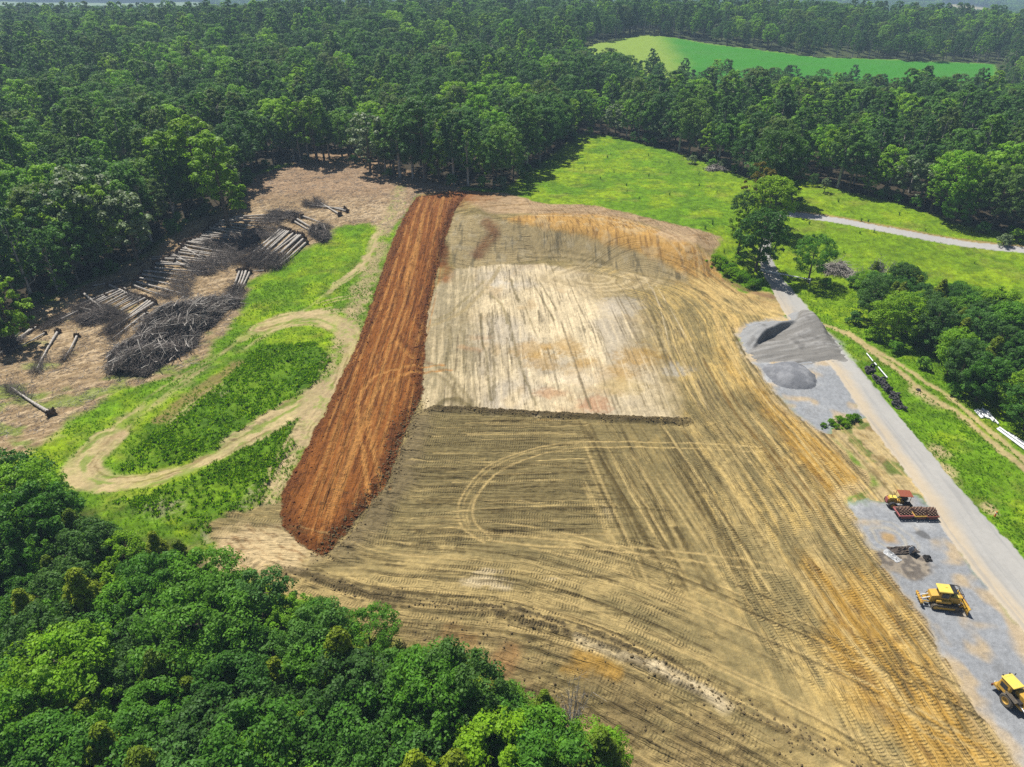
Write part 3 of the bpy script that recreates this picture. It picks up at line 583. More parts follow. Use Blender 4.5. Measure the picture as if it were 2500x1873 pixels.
def ground_material(name, s1, amp1, s2, amp2, bump, cleats=False, rough=.95, spec=.15, streaks=.75):
    m, nt, b, N, L = nmat(name)
    at = N.new('ShaderNodeAttribute'); at.attribute_name = 'Col'
    geo = N.new('ShaderNodeNewGeometry')
    na = noise_node(nt, s1, 5, .65, geo.outputs['Position']); nb = noise_node(nt, s2, 3, .6, geo.outputs['Position'])
    f = math_node(nt, 'ADD', math_node(nt, 'MULTIPLY', math_node(nt, 'SUBTRACT', na.outputs['Fac'], .5), amp1 * 2), 1.0)
    f = math_node(nt, 'ADD', f, math_node(nt, 'MULTIPLY', math_node(nt, 'SUBTRACT', nb.outputs['Fac'], .5), amp2 * 2))
    hgt = math_node(nt, 'ADD', na.outputs['Fac'], math_node(nt, 'MULTIPLY', nb.outputs['Fac'], .5))
    if cleats:
        ac = N.new('ShaderNodeAttribute'); ac.attribute_name = 'cu'; as_ = N.new('ShaderNodeAttribute'); as_.attribute_name = 'cs'
        w = math_node(nt, 'SINE', math_node(nt, 'MULTIPLY', ac.outputs['Fac'], 2 * math.pi / .36))
        w = math_node(nt, 'MULTIPLY', w, as_.outputs['Fac'])
        wj = math_node(nt, 'MULTIPLY', w, math_node(nt, 'MULTIPLY', nb.outputs['Fac'], 1.6))
        f = math_node(nt, 'ADD', f, math_node(nt, 'MULTIPLY', wj, .14))
        hgt = math_node(nt, 'ADD', hgt, math_node(nt, 'MULTIPLY', wj, .55))
        A3 = []
        for nm in ('fu', 'fv', 'fs'):
            a_ = N.new('ShaderNodeAttribute'); a_.attribute_name = nm; A3.append(a_.outputs['Fac'])
        def streak(ku, kv, off):
            cv_ = N.new('ShaderNodeCombineXYZ'); L.new(math_node(nt, 'MULTIPLY', A3[0], ku), cv_.inputs[0]); L.new(math_node(nt, 'MULTIPLY', A3[1], kv), cv_.inputs[1]); cv_.inputs[2].default_value = off
            return noise_node(nt, 1.0, 3, .6, cv_.outputs[0]).outputs['Fac']
        s1_ = streak(.10, 1.7, 0); s2_ = streak(.28, 4.6, 7.7)
        sh_ = math_node(nt, 'SMOOTH_MIN', math_node(nt, 'MULTIPLY', math_node(nt, 'SUBTRACT', s1_, .56), 9.0), 1.0); sh_ = math_node(nt, 'MAXIMUM', sh_, 0.0)
        l2_ = math_node(nt, 'MAXIMUM', math_node(nt, 'MINIMUM', math_node(nt, 'MULTIPLY', math_node(nt, 'SUBTRACT', s2_, .57), 10.0), 1.0), 0.0)
        tot = math_node(nt, 'ADD', math_node(nt, 'MULTIPLY', math_node(nt, 'SUBTRACT', s2_, .5), 1.5), math_node(nt, 'MULTIPLY', sh_, -.30)); tot = math_node(nt, 'ADD', tot, math_node(nt, 'MULTIPLY', l2_, -.28))  # dark lines put the shade of track marks into the colour, beside the bump
        f = math_node(nt, 'ADD', f, math_node(nt, 'MULTIPLY', tot, math_node(nt, 'MULTIPLY', A3[2], streaks)))
        hgt = math_node(nt, 'ADD', hgt, math_node(nt, 'MULTIPLY', math_node(nt, 'ADD', sh_, l2_), math_node(nt, 'MULTIPLY', A3[2], .9)))
        f = math_node(nt, 'MAXIMUM', f, .25)
    mul = N.new('ShaderNodeVectorMath'); mul.operation = 'SCALE'
    L.new(at.outputs['Color'], mul.inputs[0]); L.new(f, mul.inputs['Scale'])
    L.new(mul.outputs[0], b.inputs['Base Color'])
    bp = N.new('ShaderNodeBump'); bp.inputs['Strength'].default_value = 1.0; bp.inputs['Distance'].default_value = bump
    L.new(hgt, bp.inputs['Height']); L.new(bp.outputs[0], b.inputs['Normal'])
    b.inputs['Roughness'].default_value = rough; b.inputs['Specular IOR Level'].default_value = spec
    return m

GMAT = {0: ground_material('grass_ground', 1.1, .5, 5.0, .75, .20),
        1: ground_material('graded_earth', 1.1, .26, 7.0, .40, .13, True),
        2: ground_material('red_earth', 1.6, .34, 6.0, .6, .22, True, .95, .15, .40),
        3: ground_material('crushed_stone', 2.2, .22, 9.0, .5, .07),
        4: ground_material('worn_paving', .8, .05, 12.0, .07, .006, False, .85),
        5: ground_material('scraped_litter', 1.4, .45, 5.0, .8, .18),
        6: ground_material('leaf_litter', 1.0, .4, 5.0, .5, .15),
        7: ground_material('track_earth', 1.5, .25, 7.0, .35, .10)}
ZNAME = {0: 'meadow_ground', 1: 'graded_earth_ground', 2: 'red_soil_strip', 3: 'gravel_yard_ground', 4: 'paved_road', 5: 'cleared_ground', 6: 'forest_floor', 7: 'dirt_path'}
ZLABEL = {0: 'green grass ground around the building site', 1: 'graded tan and ochre earth pad of the site', 2: 'raised strip of red soil with clods and ruts', 3: 'grey crushed stone yard beside the road', 4: 'pale worn paved lane past the site', 5: 'brown cleared ground with felled trees', 6: 'dark forest floor under the trees', 7: 'pale vehicle paths worn into the grass'}

def structure(o, label=None):
    o['kind'] = 'structure'
    if label: o['label'] = label
    return o

GRIDS = []
def build_ground():
    fine_x = np.concatenate([np.arange(-92.0, -36.1, .30), np.arange(-36.0, 70.0, .17), np.arange(70.1, 93.1, .30)]); fine_y = np.arange(30.0, 96.01, .165)
    cx = np.concatenate([np.arange(-206.0, -36.1, .36), np.arange(-36.0, 62.0, .17), np.arange(62.1, 196.0, .36)])
    cy = np.concatenate([np.arange(96.0 - .165 * 0 , 150, .42), np.arange(150.1, 240, .62), np.arange(240.2, 312, 1.0)]); cy[0] = fine_y[-1]
    sets = []
    for gx, gy in ((fine_x, fine_y), (cx, cy)):
        X, Y = np.meshgrid(gx, gy); X = X.ravel(); Y = Y.ravel()
        parts = [ground_fields(X[i:i + 120000], Y[i:i + 120000]) for i in range(0, X.size, 120000)]
        c, z, cu, cs, zone, fu, fv, fs = [np.concatenate([p[k] for p in parts]) for k in range(8)]
        GRIDS.append((gx, gy, z.reshape(len(gy), len(gx)), zone.reshape(len(gy), len(gx))))
        sets.append((X, Y, c, z, np.stack([cu, cs, fu, fv, fs], 1), zone, len(gx), len(gy)))
    # close the seam between the two bands: odd fine points sit on the coarse edges
    gx, gy, Z, _ = GRIDS[0]; zc = np.interp(gx, GRIDS[1][0], GRIDS[1][2][0]); Z[-1] = zc
    sets[0][3][-len(gx):] = zc
    acc = {}
    for (X, Y, c, z, at5, zone, nx, ny) in sets:
        ii = np.arange(nx * ny).reshape(ny, nx)
        q = np.stack([ii[:-1, :-1], ii[:-1, 1:], ii[1:, 1:], ii[1:, :-1]], -1).reshape(-1, 4)
        # skip what lies far outside the view of any near camera, and what the outer land covers
        fz = zone[q[:, 0]]
        for zid in range(8):
            qq = q[fz == zid]
            if len(qq) == 0: continue
            used = np.unique(qq); rem = np.full(nx * ny, -1); rem[used] = np.arange(used.size)
            acc.setdefault(zid, []).append((np.stack([X[used], Y[used], z[used]], 1), rem[qq], c[used], at5[used]))
    for zid, lst in acc.items():
        off = 0; V = []; Q = []; Cc = []; U = []
        for v, q, c, u in lst:
            V.append(v); Q.append(q + off); Cc.append(c); U.append(u); off += len(v)
        V = np.concatenate(V); Q = np.concatenate(Q); Cc = np.concatenate(Cc); U = np.concatenate(U)
        me = mesh_np(ZNAME[zid], V, Q)
        a = me.color_attributes.new('Col', 'FLOAT_COLOR', 'POINT'); a.data.foreach_set('color', np.concatenate([Cc, np.ones((len(Cc), 1))], 1).astype(np.float32).ravel())
        for nm, arr in ((('cu', U[:, 0]), ('cs', U[:, 1]), ('fu', U[:, 2]), ('fv', U[:, 3]), ('fs', U[:, 4])) if zid in (1, 2) else ()):
            at = me.attributes.new(nm, 'FLOAT', 'POINT'); at.data.foreach_set('value', arr.astype(np.float32))
        me.polygons.foreach_set('use_smooth', np.ones(len(Q), bool))
        me.materials.append(GMAT[zid])
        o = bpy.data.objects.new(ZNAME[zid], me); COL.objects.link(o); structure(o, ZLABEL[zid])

def mesh_np(name, V, Q):
    V = np.asarray(V, np.float32); Q = np.asarray(Q, np.int32)
    k = Q.shape[1]
    me = bpy.data.meshes.new(name)
    me.vertices.add(len(V)); me.vertices.foreach_set('co', V.ravel())
    me.loops.add(Q.size); me.loops.foreach_set('vertex_index', Q.ravel())
    me.polygons.add(len(Q)); me.polygons.foreach_set('loop_start', np.arange(0, Q.size, k, dtype=np.int32))
    try: me.polygons.foreach_set('loop_total', np.full(len(Q), k, np.int32))
    except Exception: pass
    me.update(calc_edges=True)
    return me

def gz(x, y):
    """height of the built ground"""
    for gx, gy, Z, _ in GRIDS:
        if gx[0] <= x <= gx[-1] and gy[0] <= y <= gy[-1]:
            i = min(max(int(np.searchsorted(gx, x)) - 1, 0), len(gx) - 2); j = min(max(int(np.searchsorted(gy, y)) - 1, 0), len(gy) - 2)
            a = (x - gx[i]) / (gx[i + 1] - gx[i]); b = (y - gy[j]) / (gy[j + 1] - gy[j])
            return float((Z[j, i] * (1 - a) + Z[j, i + 1] * a) * (1 - b) + (Z[j + 1, i] * (1 - a) + Z[j + 1, i + 1] * a) * b)
    return float(terrain(x, y))
def PZ(px, py, h=0.0):
    x, y = P(px, py, h); return Vector((x, y, gz(x, y)))
PASSES = make_passes()
build_ground()

# outer land to the horizon
FIELDS = {  # name: (outline in world metres read off the photograph, colour)
    'crop_field': (PP([(1440, 112), (1500, 100), (1580, 88), (1720, 108), (1850, 124), (2000, 142), (2200, 150), (2440, 158), (2450, 225), (2300, 245), (2050, 230), (1850, 218), (1700, 208), (1560, 192), (1415, 185), (1410, 125)]), (.040, .20, .012)),
}
def build_outer():
    ax = np.concatenate([-np.geomspace(300, 4200, 60)[::-1], np.arange(-296, 297, 4.0), np.geomspace(300, 4200, 60)])
    ay = np.concatenate([np.linspace(-400, 4, 20), np.arange(8, 900, 4.0), np.geomspace(904, 6000, 160)])
    X, Y = np.meshgrid(ax, ay); sh = X.shape; X = X.ravel(); Y = Y.ravel()
    z = terrain(X, Y)
    ins = np.zeros(X.size)
    for gx, gy, _, _ in GRIDS:
        d = np.minimum(np.minimum(X - gx[0], gx[-1] - X), np.minimum(Y - gy[0], gy[-1] - Y))
        ins = np.maximum(ins, sstep(-1, 7, d))
    both = ((X > -90) & (X < 91) & (Y > 86) & (Y < 106)); ins[both] = 1
    z = z - 2.2 * ins
    n = X.size
    c = np.tile(pv((.05, .065, .022)), (n, 1)); c = lerp(c, (.03, .04, .02), sstep(-.2, .4, fbm(X / 20, Y / 20, 200, 3)))
    fields_far = [([(-60, 3), (300, 8), (480, 4), (545, 24), (480, 44), (240, 36), (-60, 40)], (.22, .29, .15)), ([(1905, 27), (2010, 37), (2014, 64), (1905, 56)], (.10, .32, .12)), ([(2290, 12), (2340, 10), (2440, 28), (2440, 50), (2300, 40)], (.36, .31, .17)),
        ([(1530, 28), (1580, 28), (1580, 56), (1530, 58)], (.15, .30, .14)), ([(2440, 82), (2560, 82), (2560, 110), (2440, 108)], (.10, .28, .08)), ([(1720, -4), (1800, -6), (1800, 4), (1720, 6)], (.22, .32, .18))]
    masks = np.zeros(n, bool)
    for px, col in fields_far:
        pl = PP(px, h=0); FAR_OPEN.append(pl)
        m = inside(X, Y, pl); c[m] = col
    me_z = z.reshape(sh)
    ii = np.arange(n).reshape(sh); q = np.stack([ii[:-1, :-1], ii[:-1, 1:], ii[1:, 1:], ii[1:, :-1]], -1).reshape(-1, 4)
    me = mesh_np('countryside_ground', np.stack([X, Y, z], 1), q)
    a = me.color_attributes.new('Col', 'FLOAT_COLOR', 'POINT'); a.data.foreach_set('color', np.concatenate([c, np.ones((n, 1))], 1).astype(np.float32).ravel())
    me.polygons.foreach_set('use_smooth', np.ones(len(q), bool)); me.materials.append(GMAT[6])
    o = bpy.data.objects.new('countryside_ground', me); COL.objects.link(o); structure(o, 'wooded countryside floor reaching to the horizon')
    # the crop field as its own sheet with rows
    pl = FIELDS['crop_field'][0]
    gx = np.arange(pl[:, 0].min(), pl[:, 0].max(), 2.0); gy = np.arange(pl[:, 1].min(), pl[:, 1].max(), 2.5)
    X, Y = np.meshgrid(gx, gy); sh = X.shape; X = X.ravel(); Y = Y.ravel()
    m = inside(X + 3 * fbm(X / 20, Y / 20, 210, 2), Y, pl)
    z = terrain(X, Y) + 1.0 + .35 * vnoise(X / 2.2, Y / 2.6, 212)
    c = np.tile(pv(FIELDS['crop_field'][1]), (X.size, 1)); c = lerp(c, (.05, .20, .02), sstep(-.2, .5, fbm(X / 30, Y / 9, 214, 3)))
    c = lerp(c, (.24, .30, .05), sstep(6, 0, sdist(X, Y, pl, 10)) * .6); c = lerp(c, (.24, .32, .05), sstep(95, 70, X - .05 * Y + 6 * fbm(X / 15, Y / 15, 216, 2)) * .8)
    ii = np.arange(X.size).reshape(sh); q = np.stack([ii[:-1, :-1], ii[:-1, 1:], ii[1:, 1:], ii[1:, :-1]], -1).reshape(-1, 4); q = q[m[q].all(1)]
    used = np.unique(q); rem = np.full(X.size, -1); rem[used] = np.arange(used.size)
    me = mesh_np('crop_field', np.stack([X, Y, z], 1)[used], rem[q]); c = c[used]
    a = me.color_attributes.new('Col', 'FLOAT_COLOR', 'POINT'); a.data.foreach_set('color', np.concatenate([c, np.ones((len(c), 1))], 1).astype(np.float32).ravel())
    me.polygons.foreach_set('use_smooth', np.ones(len(q), bool)); me.materials.append(GMAT[0])
    o = bpy.data.objects.new('crop_field', me); COL.objects.link(o); structure(o, 'bright green crop field beyond the forest')
FAR_OPEN = []
build_outer()
# ------------------------------------------------------------------ leaf and bark materials
def leaf_material(name, stops, trans=.36, gloss=.20, rough=.55):
    m, nt, b, N, L = nmat(name)
    oi = N.new('ShaderNodeObjectInfo'); ramp = N.new('ShaderNodeValToRGB')
    el = ramp.color_ramp.elements
    while len(el) > 1: el.remove(el[-1])
    el[0].position = stops[0][0]; el[0].color = (*stops[0][1], 1)
    for p_, c_ in stops[1:]:
        e = el.new(p_); e.color = (*c_, 1)
    L.new(oi.outputs['Random'], ramp.inputs['Fac'])
    at = N.new('ShaderNodeAttribute'); at.attribute_name = 'lv'
    f = math_node(nt, 'ADD', math_node(nt, 'MULTIPLY', at.outputs['Fac'], .75), .62)
    mul = N.new('ShaderNodeVectorMath'); mul.operation = 'SCALE'; L.new(ramp.outputs['Color'], mul.inputs[0]); L.new(f, mul.inputs['Scale'])
    L.new(mul.outputs[0], b.inputs['Base Color']); b.inputs['Roughness'].default_value = rough; b.inputs['Specular IOR Level'].default_value = gloss
    tr = N.new('ShaderNodeBsdfTranslucent'); tm = N.new('ShaderNodeVectorMath'); tm.operation = 'MULTIPLY'; L.new(mul.outputs[0], tm.inputs[0]); tm.inputs[1].default_value = (1.5, 1.5, .5)
    L.new(tm.outputs[0], tr.inputs['Color'])
    mx = N.new('ShaderNodeMixShader'); mx.inputs[0].default_value = trans
    out = N['Material Output']; L.new(b.outputs[0], mx.inputs[1]); L.new(tr.outputs[0], mx.inputs[2]); L.new(mx.outputs[0], out.inputs['Surface'])
    return m

LM = {
    'forest': leaf_material('forest_leaves', [(0, (0.060, 0.146, 0.039)), (.3, (0.078, 0.183, 0.035)), (.55, (0.102, 0.240, 0.030)), (.75, (0.126, 0.189, 0.050)), (.86, (0.167, 0.368, 0.024)), (1, (0.257, 0.443, 0.024))]),
    'near': leaf_material('near_leaves', [(0, (0.056, 0.153, 0.021)), (.3, (0.084, 0.223, 0.021)), (.55, (0.126, 0.294, 0.017)), (.72, (0.084, 0.201, 0.041)), (.85, (0.183, 0.364, 0.016)), (1, (0.225, 0.376, 0.013))]),
    'cedar': leaf_material('cedar_sprays', [(0, (0.101, 0.172, 0.010)), (.5, (0.151, 0.224, 0.010)), (1, (0.201, 0.268, 0.012))], .2, .2),
    'bright': leaf_material('bright_leaves', [(0, (0.168, 0.322, 0.012)), (1, (0.228, 0.380, 0.013))]),
    'silver': leaf_material('silvery_leaves', [(0, (0.119, 0.186, 0.072)), (1, (0.156, 0.222, 0.084))], .22, .5),
    'dark': leaf_material('dark_leaves', [(0, (0.059, 0.139, 0.026)), (1, (0.081, 0.173, 0.029))]),
    'rust': leaf_material('rusty_leaves', [(0, (0.12, 0.16, 0.013)), (1, (0.17, 0.14, 0.013))]),
    'weed': leaf_material('weed_leaves', [(0, (0.090, 0.214, 0.009)), (.5, (0.151, 0.321, 0.009)), (1, (0.242, 0.392, 0.011))], .5, .1),
    'dry': leaf_material('dry_stalks', [(0, (0.443, 0.321, 0.111)), (1, (0.600, 0.482, 0.188))], .2, .1),
}
def bark_material(name, c1, c2, sc=6):
    m, nt, b, N, L = nmat(name)
    tc = N.new('ShaderNodeTexCoord'); ns = noise_node(nt, sc, 4, .6, tc.outputs['Object']); r = N.new('ShaderNodeValToRGB')
    r.color_ramp.elements[0].position = .35; r.color_ramp.elements[0].color = (*c1, 1); r.color_ramp.elements[1].position = .65; r.color_ramp.elements[1].color = (*c2, 1)
    L.new(ns.outputs['Fac'], r.inputs[0]); L.new(r.outputs[0], b.inputs['Base Color']); b.inputs['Roughness'].default_value = .9; b.inputs['Specular IOR Level'].default_value = .15
    bp = N.new('ShaderNodeBump'); bp.inputs['Distance'].default_value = .03; L.new(ns.outputs['Fac'], bp.inputs['Height']); L.new(bp.outputs[0], b.inputs['Normal'])
    return m
BARK = bark_material('bark', (.085, .068, .05), (.17, .14, .105))
BARK_G = bark_material('grey_bark', (.24, .215, .19), (.55, .51, .46), 4)
BARK_D = bark_material('dead_twigs', (.10, .085, .075), (.24, .21, .19), 5)
ROOT = bark_material('root_soil', (.06, .042, .03), (.14, .095, .06), 5)

# ------------------------------------------------------------------ plant meshes
def tube_np(path, radii, k=6):
    path = np.asarray(path, float); V = []; Q = []
    for i, p in enumerate(path):
        d = path[min(i + 1, len(path) - 1)] - path[max(i - 1, 0)]; d = d / (np.linalg.norm(d) + 1e-9)
        a = np.cross(d, (0, 0, 1.0) if abs(d[2]) < .9 else (1.0, 0, 0)); a /= np.linalg.norm(a); b = np.cross(d, a)
        for j in range(k):
            t = 2 * math.pi * j / k; V.append(p + radii[i] * (math.cos(t) * a + math.sin(t) * b))
    for i in range(len(path) - 1):
        for j in range(k):
            Q.append((i * k + j, i * k + (j + 1) % k, (i + 1) * k + (j + 1) % k, (i + 1) * k + j))
    return np.array(V), np.array(Q)
class Bag:
    def __init__(s): s.V = []; s.Q = []; s.n = 0; s.A = []
    def add(s, V, Q, a=None):
        s.V.append(np.asarray(V, float)); s.Q.append(np.asarray(Q) + s.n); s.n += len(V)
        s.A.append(np.full(len(V), .5) if a is None else np.asarray(a))
    def tube(s, path, radii, k=6): s.add(*tube_np(path, radii, k))
    def mesh(s, name, mat, attr=False, smooth=False):
        me = mesh_np(name, np.concatenate(s.V), np.concatenate(s.Q))
        if attr:
            at = me.attributes.new('lv', 'FLOAT', 'POINT'); at.data.foreach_set('value', np.concatenate(s.A).astype(np.float32))
        if smooth: me.polygons.foreach_set('use_smooth', np.ones(len(me.polygons), bool))
        me.materials.append(mat); return me

def leaves(bag, ctr, rad, n, size, rng, flat=.85, up=.30, jit=.50, shell=.5, spray=False):
    """n leaf blades round each clump centre"""
    ctr = np.asarray(ctr); m = len(ctr)
    idx = np.repeat(np.arange(m), n)
    d = rng.normal(size=(m * n, 3)); d /= np.linalg.norm(d, axis=1)[:, None]
    d[:, 2] = np.where(d[:, 2] < -.35, -d[:, 2], d[:, 2])
    r = (shell + (1 - shell) * rng.random(m * n) ** .7)
    R = np.asarray(rad)[idx]
    p = ctr[idx] + d * (R * r)[:, None] * np.array([1, 1, flat])
    nr = d + np.array([0, 0, up]) + rng.normal(size=d.shape) * jit; nr /= np.linalg.norm(nr, axis=1)[:, None]
    t = np.cross(nr, rng.normal(size=d.shape)); t /= np.linalg.norm(t, axis=1)[:, None] + 1e-9
    if spray:
        t = d * .4 + np.array([0, 0, .9]) + rng.normal(size=d.shape) * .35; t /= np.linalg.norm(t, axis=1)[:, None]
        nr = d + rng.normal(size=d.shape) * .35; nr = nr - t * (nr * t).sum(1)[:, None]; nr /= np.linalg.norm(nr, axis=1)[:, None] + 1e-9
    b = np.cross(nr, t)
    s = size * (.6 + .8 * rng.random(m * n))
    L_ = s * (1.25 if not spray else 1.6); W = s * (.85 if not spray else .75)
    V = np.stack([p - t * (L_ / 2)[:, None], p + b * (W / 2)[:, None] + nr * (s * .08)[:, None], p + t * (L_ / 2)[:, None], p - b * (W / 2)[:, None] + nr * (s * .08)[:, None]], 1).reshape(-1, 3)
    Q = np.arange(m * n * 4).reshape(-1, 4)
    cl = rng.random(m)[idx] * .5 + rng.random(m * n) * .5
    bag.add(V, Q, np.repeat(cl, 4))

def make_tree(seed, kind, H, R, nclump, nleaf, leaf):
    """returns (trunk mesh, crown mesh) of one tree, base at the origin"""
    rng = np.random.default_rng(seed); mat = 'forest' if kind in ('broad', 'tall') else kind
    ctr = []; rad = []
    if kind in ('broad', 'near', 'dark', 'bright', 'silver', 'rust'):
        z0 = H * (.30 if kind == 'broad' else .22); hz = H - z0
        lobes = rng.normal(size=(5, 3)); lobes[:, 2] = np.abs(lobes[:, 2]) * .6; lobes /= np.linalg.norm(lobes, axis=1)[:, None]
        for i in range(nclump):
            u = rng.random(); z = u ** .8
            prof = math.sqrt(max(0, 1 - (abs(z - .42) / .62) ** 2.2)) if z > .42 else .55 + .45 * (z / .42) ** .7
            a = rng.random() * 2 * math.pi; d = np.array([math.cos(a), math.sin(a), z * 1.2]); d = d / np.linalg.norm(d)
            bulge = .78 + .45 * max(0, (lobes @ d).max() - .55) / .45
            rr = R * prof * bulge * (.42 + .66 * rng.random() ** .6)
            ctr.append((rr * math.cos(a), rr * math.sin(a), z0 + hz * z * .95)); rad.append(R * (.12 + .16 * rng.random() ** 1.5))
        mat = {'broad': 'forest'}.get(kind, kind)
    elif kind == 'tall':
        z0 = H * .28; hz = H - z0
        for i in range(nclump):
            z = rng.random() ** .85; prof = math.sqrt(max(0, 1 - z ** 2.6)) * .95 + .04
            if z < .2: prof *= .6 + 2 * z
            a = rng.random() * 2 * math.pi; rr = R * prof * (.4 + .68 * rng.random() ** .6)
            ctr.append((rr * math.cos(a), rr * math.sin(a), z0 + hz * z)); rad.append(R * (.13 + .15 * rng.random()) * (1 - .3 * z))
    elif kind == 'cedar':
        for i in range(nclump):
            z = rng.random() ** .8; prof = (1 - z) ** .75 * (1 + .25 * math.sin(7 * z + seed)) + .04
            a = rng.random() * 2 * math.pi; rr = R * prof * (.45 + .55 * rng.random() ** .5)
            ctr.append((rr * math.cos(a), rr * math.sin(a), H * (.06 + .92 * z))); rad.append(R * (.15 + .15 * rng.random()) * (1 - .4 * z))
    bag = Bag(); leaves(bag, ctr, rad, nleaf, leaf, rng, up=.45 if kind in ('broad', 'tall', 'bright', 'silver') else .35, jit=.36 if kind in ('broad', 'tall', 'bright', 'silver') else .5)
    crown = bag.mesh('crown', LM[mat], True)
    tb = Bag(); lean = rng.normal(size=2) * .02 * H; r0 = .016 * H + .05
    pth = [(0, 0, -.6), (lean[0] * .2, lean[1] * .2, H * .25), (lean[0] * .6, lean[1] * .6, H * .55), (lean[0], lean[1], H * .86)]
    tb.tube(pth, [r0 * 1.25, r0, r0 * .6, .03], 7)
    for i in range(9):
        c = np.array(ctr[rng.integers(len(ctr))]); zb = max(H * .2, c[2] - (.5 + rng.random()) * .22 * H); b0 = np.array([lean[0] * zb / H, lean[1] * zb / H, zb])
        tb.tube([b0, b0 * .5 + c * .5 + np.array([0, 0, -.05 * H]), c], [r0 * .42, r0 * .27, .03], 5)
    trunk = tb.mesh('trunk', BARK if kind != 'tall' else BARK_G, smooth=True)
    return trunk, crown

def make_shrub(seed, H, R, n, nl, leaf, mat):
    rng = np.random.default_rng(seed); ctr = []; rad = []
    for i in range(n):
        z = rng.random() ** .8; a = rng.random() * 6.283; rr = R * math.sqrt(max(.05, 1 - z ** 2)) * rng.random() ** .5 * (.8 + .3 * math.sin(3 * a + seed))
        ctr.append((rr * math.cos(a), rr * math.sin(a), H * (.12 + .75 * z))); rad.append(R * (.2 + .15 * rng.random()))
    b = Bag(); leaves(b, ctr, rad, nl, leaf, rng); cr = b.mesh('foliage', LM[mat], True)
    t = Bag()
    for i in range(5):
        c = np.array(ctr[rng.integers(n)]); t.tube([(0, 0, -.2), c * .6, c], [.05, .035, .012], 4)
    return t.mesh('stem', BARK), cr

PROTO = {}
def protos():
    for i in range(6): PROTO['near', i] = make_tree(10 + i, 'near', 10.0, 3.3 + .25 * i, 150, 78, .22)
    for i in range(3): PROTO['dark', i] = make_tree(30 + i, 'dark', 10.0, 3.7, 140, 78, .22)
    for i in range(4): PROTO['cedar', i] = make_tree(40 + i, 'cedar', 10.5, 2.6 + .2 * i, 170, 64, .19)
    for i in range(6): PROTO['broad', i] = make_tree(50 + i, 'broad', 19.0, 4.5 + .28 * i, 120, 52, .40)
    for i in range(5): PROTO['tall', i] = make_tree(70 + i, 'tall', 22.0, 3.9 + .25 * i, 120, 46, .42)
    for i in range(2): PROTO['bright', i] = make_tree(80 + i, 'bright', 17.0, 4.4, 70, 70, .42)
    for i in range(2): PROTO['silver', i] = make_tree(84 + i, 'silver', 13.0, 3.7, 64, 70, .36)
    PROTO['rust', 0] = make_tree(88, 'rust', 12.0, 3.0, 56, 60, .34)
    for i in range(3): PROTO['shrub', i] = make_shrub(90 + i, 2.6, 1.8, 26, 60, .20, 'near')
    PROTO['shrub', 3] = make_shrub(95, 2.4, 1.8, 26, 60, .20, 'silver')
    PROTO['shrub', 4] = make_shrub(96, 1.5, 1.9, 26, 60, .18, 'weed')
protos()

def joined(kind, i, H, R, n, nl, leaf):
    t, c = make_tree(200 + i + (50 if kind == 'tall' else 0), kind, H, R, n, nl, leaf)
    return c
# ------------------------------------------------------------------ planting
trng = np.random.default_rng(77)
TREES = []     # dict(kind, var, x, y, z, s, rot, region)
def project(x, y, z):
    dz = z - CAM_H; dep = y * math.cos(PITCH) - dz * math.sin(PITCH)
    up = y * math.sin(PITCH) + dz * math.cos(PITCH)
    return 1250 + FPX * x / dep, 936.5 - FPX * up / dep, dep
def project_np(x, y, z):
    dz = z - CAM_H; dep = y * math.cos(PITCH) - dz * math.sin(PITCH); up = y * math.sin(PITCH) + dz * math.cos(PITCH)
    return 1250 + FPX * x / dep, 936.5 - FPX * up / dep, dep
PH = {'near': 10., 'dark': 10., 'cedar': 10., 'broad': 19., 'tall': 22., 'bright': 17., 'silver': 13., 'rust': 12., 'shrub': 2.5}
PR = {'near': 4.0, 'dark': 3.7, 'cedar': 2.4, 'broad': 5.0, 'tall': 4.0, 'bright': 4.4, 'silver': 3.7, 'rust': 3.0, 'shrub': 1.8}
NV = {'near': 6, 'dark': 3, 'cedar': 4, 'broad': 6, 'tall': 5, 'bright': 2, 'silver': 2, 'rust': 1, 'shrub': 4}
def plant(kind, x, y, s, region, var=None, z=None, label=None, wide=1.0):
    TREES.append(dict(kind=kind, var=int(trng.integers(NV[kind])) if var is None else var, x=float(x), y=float(y), z=gz(x, y) - .05 if z is None else z, s=float(s), rot=float(trng.random() * 6.283), region=region, label=label, wide=wide))
def plant_px(kind, bx, by, topy, region, var=None, label=None, wide=1.0):
    x, y = P(bx, by); z = gz(x, y); _, _, dep = project(x, y, z)
    h = (by - topy) * dep / FPX / math.cos(PITCH - math.atan((936.5 - (by + topy) / 2) / FPX)) * 1.0
    plant(kind, x, y, h / PH[kind], region, var, None, label, wide)

FORE_S = np.array([(-500, 1040), (0, 1108), (60, 1150), (180, 1205), (280, 1290), (420, 1292), (500, 1360), (560, 1395), (690, 1428), (800, 1500), (900, 1490), (1030, 1545), (1120, 1612), (1160, 1692), (1260, 1640), (1345, 1655), (1390, 1742), (1480, 1748), (1545, 1873), (1600, 2400), (-500, 2600)], float)
COPSE_S = np.array([(2085, 700), (2105, 632), (2170, 640), (2240, 640), (2270, 690), (2330, 682), (2400, 712), (2450, 700), (2500, 745), (2750, 850), (2750, 1180), (2520, 1066), (2430, 1000), (2370, 965), (2300, 930), (2240, 875), (2200, 850), (2130, 790)], float)
def in_px(px, py, poly): return bool(inside(np.array([px]), np.array([py]), poly)[0])
